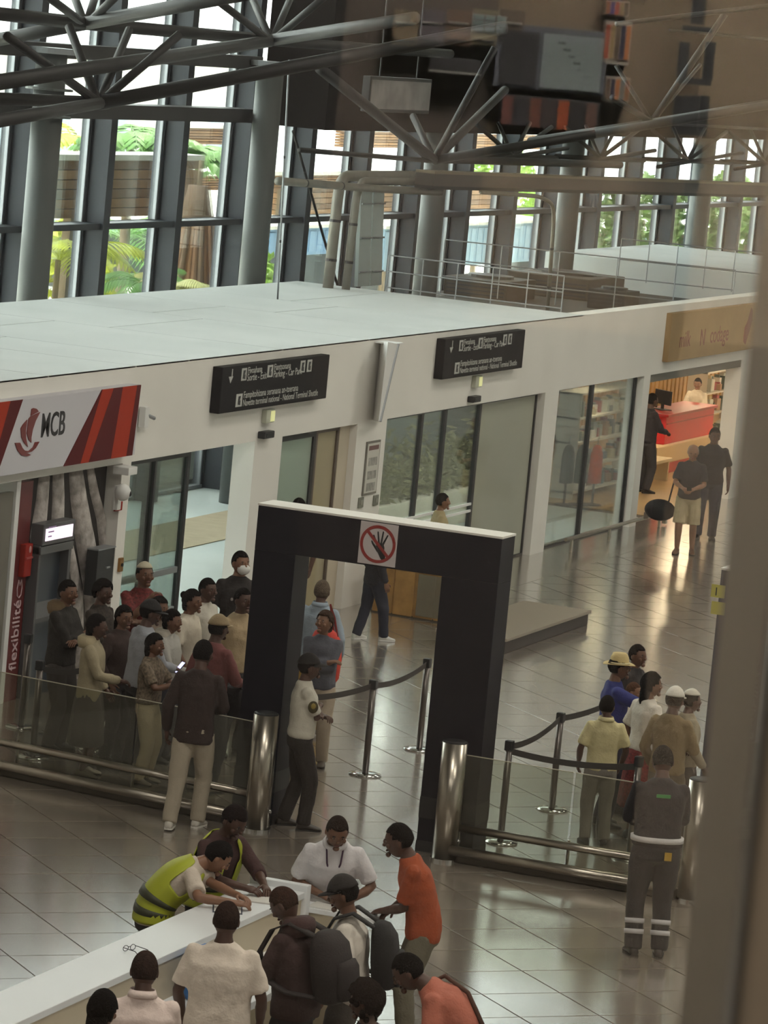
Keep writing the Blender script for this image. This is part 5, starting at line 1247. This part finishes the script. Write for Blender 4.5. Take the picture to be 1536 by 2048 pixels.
P = person('person with dark hair in the doorway, mostly hidden by the portal header', gp(600, 998, 1.7), 150, 1.7, 'd', 0, (0, 0), 'down', 'down', (90, 96, 92), 'short', .5, (50, 50, 54))
P = person('man in a beige shirt walking past the large glass front', gp(884, 988, 1.55), -80, 1.55, 'l', 0, (0, 0), 'down', 'down', (176, 160, 122), 'short', .5, (70, 66, 60))
# ---------------------------------------------------------------- the waiting crowd behind the long balustrade
G = 'people waiting behind the long balustrade'
P = person('man in a dark shirt with tan scarf and black camera bag beside the bank pylon', gp(134, 1162, 1.76), -115, 1.76, 'm', 0, (-15, 0), 'cross', 'crossb', (40, 36, 32), 'long', .5, (62, 56, 52), shoe=(22, 20, 20), hair='short', hood=(118, 98, 72), group=G)
P = person('woman with curly dark hair in a dark patterned top before the steel wall box', gp(205, 1164, 1.66), -120, 1.66, 'd', 0, (-10, 0), 'hold', 'relax', (54, 46, 40), 'long', .5, (44, 40, 40), pat='print', hair='afro', group=G)
P = person('woman in a cream jacket and long grey skirt looking towards the portal', gp(192, 1232, 1.62), -95, 1.62, 'd', 0, (0, 0), 'hold', 'relax', (160, 148, 122), 'long', .47, (90, 84, 80), 'skirt', (150, 140, 130), hair='bob', hood=(176, 162, 132), group=G)
P = person('man in a red checked shirt with hand on chin by the glass door', gp(290, 1128, 1.78), -160, 1.78, 'm', 0, (10, -6), 'chin', 'crossb', (108, 42, 40), 'short', .5, (46, 44, 48), pat='check', hat=('band', (190, 182, 160)), group=G)
P = person('man in a black cap and pale grey shirt with his back half turned', gp(292, 1203, 1.74), -60, 1.74, 'd', 4, (-20, 6), 'hold', 'hold', (156, 158, 166), 'long', .5, (40, 36, 36), hat=('cap', (34, 32, 32)), shoe=(34, 30, 28), group=G)
phone(P, 1, 'lit phone held by the man in the black cap', True)
P = person('dark-haired woman in a brown top behind the man in the black cap', gp(247, 1214, 1.6), -130, 1.6, 'm', 0, (-10, 0), 'relax', 'relax', (62, 46, 42), 'long', .5, (44, 40, 42), hair='long', group=G)
P = person('woman in a light grey hooded top behind the man in the black cap', gp(343, 1222, 1.565), -110, 1.565, 'm', 0, (0, 0), 'hold', 'relax', (168, 164, 158), 'long', .48, (60, 58, 66), hair='tied', hood=(186, 178, 166), group=G)
P = person('woman with tied hair and white collar next to the door frame', gp(383, 1182, 1.66), -110, 1.66, 'm', 0, (-5, 0), 'relax', 'relax', (206, 196, 180), 'short', .5, (60, 56, 60), hair='tied', group=G)
P = person('young man in a white T-shirt standing before the masked man', gp(414, 1158, 1.70), -120, 1.70, 'd', 0, (-10, 0), 'down', 'down', (198, 192, 180), 'short', .5, (50, 50, 60), hair='short', group=G)
P = person('tall man in a white face mask and black printed T-shirt', gp(482, 1104, 1.82), -165, 1.82, 'l', 0, (20, 0), 'down', 'down', (42, 37, 35), 'short', .5, (40, 40, 44), hair='short', mask=True, group=G)
pr = MB()
for i, (a, b) in enumerate(((-.05, .0), (-.03, .012), (-.01, -.004), (.012, .014), (.034, .0), (.05, .004))): pr.ell(P['T'](a, .083, .715+b*.5), (.016, .006, .018), 6, 5)
pr.build('shirt_print', mat('print grey', (150, 144, 138), .7), P['root'])
P = person('man in a beige T-shirt beside the navy portal post', gp(486, 1178, 1.76), -150, 1.76, 'd', 0, (10, 0), 'down', 'down', (176, 154, 122), 'short', .5, (50, 46, 46), hair='short', group=G)
P = person('girl in a striped top and beige trousers holding a phone by the balustrade', gp(308, 1270, 1.5), -110, 1.5, 'm', 0, (0, 0), 'phone', 'phone', (112, 98, 82), 'short', .54, (176, 160, 134), shoe=(120, 110, 100), hair='bob', pat='stripe', group=G)
phone(P, 1, 'dark phone held by the girl in the striped top')
P = person('man in a tan cap and dusty red shirt near the portal', gp(432, 1234, 1.76), -40, 1.76, 'd', 3, (0, 0), 'hold', 'relax', (122, 72, 70), 'long', .5, (44, 40, 40), hat=('cap', (150, 130, 100)), shoe=(150, 140, 130), group=G)
bgp = local_to_world(P, Vector((.0, .35, .72)))
o = empty('shoulder_bag', bgp, P['root'].rotation_euler.z, 'black shoulder bag carried by the man in the tan cap', 'bag')
MB().loft([[(rx*math.cos(2*PI*i/16), ry*math.sin(2*PI*i/16), z) for i in range(16)] for z, rx, ry in ((0, .12, .06), (.03, .18, .09), (.2, .19, .09), (.3, .14, .06), (.32, .06, .02))]).build('body', cloth((30, 27, 27)), o, True)
MB().tube([(-.13, 0, .29), (-.13, -.12, .5), (-.115, -.165, .62), (-.1, -.27, .775), (-.085, -.165, .64), (.0, -.12, .5), (.13, 0, .29)], .012, 6).build('strap', cloth((30, 27, 27)), o)
P = person('woman with tied hair in a brown top below the red checked shirt', gp(318, 1196, 1.6), -125, 1.6, 'm', 0, (0, 0), 'relax', 'relax', (120, 104, 92), 'short', .5, (60, 52, 50), hair='tied', group=G)
# in front of the balustrade
P = person('man in a dark brown jacket and pale jeans walking past the balustrade', onz(372, 1655), -12, 1.79, 'd', 4, (-10, 4), 'hold', 'down', (54, 40, 36), 'long', .46, (172, 160, 142), shoe=(206, 200, 190), sole=(226, 222, 214), hair='short', feet=((.045, .05, 0), (.06, -.13, 0)))
# ---------------------------------------------------------------- behind the short balustrade
G = 'people behind the short balustrade'
P = person('boy in a pale yellow short-sleeved shirt and grey trousers seen from behind', onz(1187, 1688), 8, 1.46, 'd', 0, (-30, 0), 'relax', 'relax', (206, 194, 148), 'short', .5, (128, 122, 114), collar=(206, 194, 148), group=G)
P = person('man in a straw fedora and blue shirt holding his hands to his chin', gp(1236, 1312, 1.72), -82, 1.72, 'm', 0, (0, 0), 'up', 'hold', (52, 58, 122), 'short', .5, (48, 46, 60), hat=('fedora', (208, 186, 134)), group=G)
P = person('man in dark clothes behind the straw fedora', gp(1274, 1291, 1.6), -120, 1.6, 'm', 0, (-10, 0), 'down', 'down', (52, 46, 44), 'long', .5, (44, 42, 44), hair='short', hairc=(40, 32, 28), group=G)
P = person('small child with a bare head in front of the man in dark clothes', gp(1266, 1366, 1.35), -110, 1.35, 'l', 0, (0, 0), 'hold', 'hold', (190, 176, 160), 'short', .5, (60, 56, 60), hair='shaved', hairc=(90, 64, 48), group=G)
P = person('woman in a white blouse and long red patterned skirt', gp(1302, 1348, 1.66), -60, 1.66, 'm', 0, (-10, 0), 'relax', 'down', (214, 206, 194), 'short', .54, (120, 50, 46), 'skirt', hair='long', skirtc=(124, 46, 44), group=G)
P = person('man in a white cap and olive waistcoat near the information column', gp(1350, 1378, 1.66), -30, 1.66, 'd', 0, (0, 4), 'hold', 'relax', (124, 106, 76), 'long', .5, (96, 84, 66), hat=('cap', (216, 210, 198)), group=G)
P = person('person in a pale headscarf half hidden by the information column', gp(1382, 1382, 1.52), -70, 1.52, 'd', 0, (0, 0), 'relax', 'relax', (150, 138, 116), 'long', .5, (80, 72, 66), hat=('band', (206, 200, 186)), group=G)
P = person('tall worker in dark overalls with reflective bands seen from behind', onz(1290, 1912), 5, 1.82, 'd', 10, (0, 20), 'hold', 'hold', (44, 40, 42), 'long', .53, (36, 35, 38), pantcuff=(196, 192, 192), hair='shaved', belt_=(206, 202, 200), shoe=(34, 30, 28), bulk=1.12)
MB().obox(P['T'](.0, -.090, .765), (.06, 0, 0), (0, .006, 0), (0, 0, .014)).build('back_print', mat('print green', (60, 130, 70), .7), P['root'])
MB().obox(P['T'](.045, -.092, .50), (.03, 0, 0), (0, .008, 0), (0, 0, .035)).build('pocket_patch', mat('patch yellow', (176, 140, 40), .7), P['root'])
# ---------------------------------------------------------------- far shopper couple and shop staff
P = person('man in a black polo and khaki shorts reading his phone outside the gift shop', onz(1366, 1108), 172, 1.72, 'l', 4, (6, 22), 'hold', 'hold', (44, 42, 46), 'short', .5, (176, 160, 128), 'shorts', (96, 70, 54), hair='balding', hairc=(150, 140, 130), feet=((.06, .02, 0), (.07, -.06, 0)))
phone(P, -1, 'white phone in the hands of the man in khaki shorts', True)
o = empty('travel_bag', local_to_world(P, Vector((.425, -.02, .46))), P['root'].rotation_euler.z, 'round black travel bag hanging from the man in khaki shorts', 'bag')
MB().ell((0, 0, .18), (.24, .12, .17), 18, 12).build('body', cloth((38, 34, 34)), o, True); MB().tube([(-.12, 0, .31), (-.16, -.12, .6), (-.22, -.10, .86), (-.28, -.02, .955)], .014, 6).build('strap', cloth((38, 34, 34)), o); MB().box((.17, -.03, .02), (.24, .03, .12), .01).build('tag', cloth((120, 110, 100)), o)
P = person('man in a black T-shirt and dark trousers right behind the man in khaki shorts', onz(1408, 1078), 176, 1.8, 'd', 3, (14, 8), 'down', 'down', (40, 38, 42), 'short', .5, (46, 48, 58), hair='short', bulk=1.12)
P = person('shop assistant in a pale shirt behind the red counter', gp(1397, 757, 1.51), 165, 1.51, 'l', 0, (0, 12), 'hold', 'hold', (196, 184, 166), 'short', .5, (60, 56, 56), hair='short')
P = person('customer in dark clothes at the red shop counter', gp(1304, 788, 1.74), -60, 1.74, 'd', 0, (0, 0), 'hold', 'hold', (44, 40, 46), 'long', .5, (50, 48, 52), hair='short')
# ---------------------------------------------------------------- at the service desk
V3 = Vector
P = person('man in a yellow vest over a white T-shirt bent low over the desk', (*onz(330, 1815, .98)[:2], 0), -82, 1.72, 'l', 52, (0, 10), ('w', V3((-10.84, 26.93, 1.155))), ('w', V3((-10.88, 27.16, 1.155))), (204, 190, 176), 'short', .5, (44, 40, 40), vest=True, hair='short', hipy=-.05)
P = person('man in a yellow vest over a dark shirt standing at the desk', (*(V3(gp(470, 1628, 1.66))+V3((-.2, .1, 0)))[:2], 0), -135, 1.76, 'd', 20, (4, 24), ('w', V3((-10.96, 27.44, 1.16))), ('w', V3((-10.86, 27.6, 1.16))), (66, 40, 38), 'rolled', .5, (40, 38, 40), vest=True, hair='short', hairc=(30, 22, 20))
P = person('man in a white shirt with a purple lanyard leaning on the desk', (*(V3(gp(660, 1622, 1.7))+V3((0, .16, 0)))[:2], 0), 184, 1.74, 'm', 29, (6, 14), ('w', V3((-10.62, 28.2, 1.03))), ('w', V3((-10.38, 28.2, 1.03))), (216, 212, 214), 'short', .5, (50, 48, 54), collar=(216, 212, 214), lanyard=True, hipy=-.06, hair='shaved', hairc=(40, 30, 26), bulk=1.12)
P = person('man in an orange shirt leaning forward on the desk end', (*gp(850, 1672, 1.66)[:2], 0), 92, 1.78, 'd', 24, (-6, 0), ('w', V3((-10.02, 28.15, 1.03))), ('w', V3((-10.05, 28.03, 1.03))), (160, 74, 38), 'short', .48, (112, 106, 90), hair='short', hipy=-.03)
P = person('bald man in a maroon jacket with a dark backpack at the desk', (*gp(612, 1784, 1.72)[:2], 0), 66, 1.74, 'd', 14, (0, 34), 'hold', 'hold', (60, 40, 38), 'long', .48, (50, 46, 46), hair='shaved', hairc=(60, 42, 34), hood=(66, 42, 40), bulk=1.15)
backpack(P, (44, 37, 36), 'dark brown backpack on the bald man in the maroon jacket', 1.25)
P = person('man in a black cap and white T-shirt with a black backpack', (*gp(715, 1782, 1.65)[:2], 0), 82, 1.74, 'm', 8, (0, 14), 'hold', 'relax', (224, 215, 204), 'short', .49, (90, 84, 78), hat=('cap', (36, 31, 29)), hair='short', bulk=1.1)
backpack(P, (36, 34, 34), 'black backpack on the man in the black cap', 1.05)
P = person('man in a plain white T-shirt with his back turned at the desk', (*gp(455, 1808, 1.76)[:2], 0), -6, 1.76, 'd', 0, (0, 6), 'relax', 'relax', (226, 212, 198), 'short', .46, (70, 66, 66), hair='shaved', hairc=(52, 38, 32), bulk=1.22)
P = person('man in a pale pink shirt with his back turned at the desk', (*gp(292, 1910, 1.74)[:2], 0), 4, 1.74, 'd', 4, (0, 8), 'hold', 'hold', (228, 208, 200), 'long', .47, (70, 64, 64), collar=(228, 208, 200), hair='shaved', hairc=(56, 42, 36), bulk=1.18)
P = person('person with thick black hair beside the man in pink', (*gp(205, 1988, 1.66)[:2], 0), -20, 1.66, 'm', 0, (0, 10), 'hold', 'hold', (120, 104, 96), 'long', .48, (60, 56, 56), hair='long', hairc=(26, 22, 20))
P = person('woman with curly dark hair next to the man in the salmon shirt', (*gp(740, 1972, 1.62)[:2], 0), 70, 1.62, 'd', 0, (0, 14), 'hold', 'hold', (58, 44, 42), 'long', .48, (50, 46, 46), hair='curly', hairc=(36, 28, 24))
P = person('man in a salmon shirt bending forward with a shoulder strap', (*onz(935, 2062, 1.1)[:2], 0), 84, 1.76, 'd', 48, (0, 10), 'hold', 'hold', (186, 108, 88), 'short', .47, (70, 66, 64), hair='short', bulk=1.2)
st = [P['T'](.06, .09, .72), P['T'](.075, .04, .85), P['T'](.06, -.07, .82), P['T'](.0, -.105, .72), P['T'](-.07, -.1, .6)]
MB().tube(st, .016, 6).build('shoulder_strap', cloth((84, 56, 44)), P['root'], True)
# ================================================================== freeze modifiers into meshes
dg = bpy.context.evaluated_depsgraph_get()
todo = [o for o in SC.objects if o.type == 'MESH' and o.modifiers]
for o in todo:
    me = bpy.data.meshes.new_from_object(o.evaluated_get(dg), preserve_all_data_layers=False, depsgraph=dg)
    sm = o.get('_smooth')
    o['_new'] = me.name
for o in todo:
    me = bpy.data.meshes[o['_new']]; del o['_new']
    o.modifiers.clear(); o.data = me
    me.polygons.foreach_set('use_smooth', [True]*len(me.polygons))

# body core, head and hands become one mesh
for root in PEOPLE:
    core = next(c for c in root.children if c.get('_join')); hd = bpy.data.objects[core['_join']]; del core['_join']
    bm = bmesh.new(); bm.from_mesh(core.data); bm.from_mesh(hd.data)
    me = bpy.data.meshes.new('body'); bm.to_mesh(me); bm.free()
    for m in hd.data.materials: me.materials.append(m)
    me.polygons.foreach_set('use_smooth', [True]*len(me.polygons))
    core.data = me; bpy.data.objects.remove(hd)
    if '_T' in root: del root['_T']
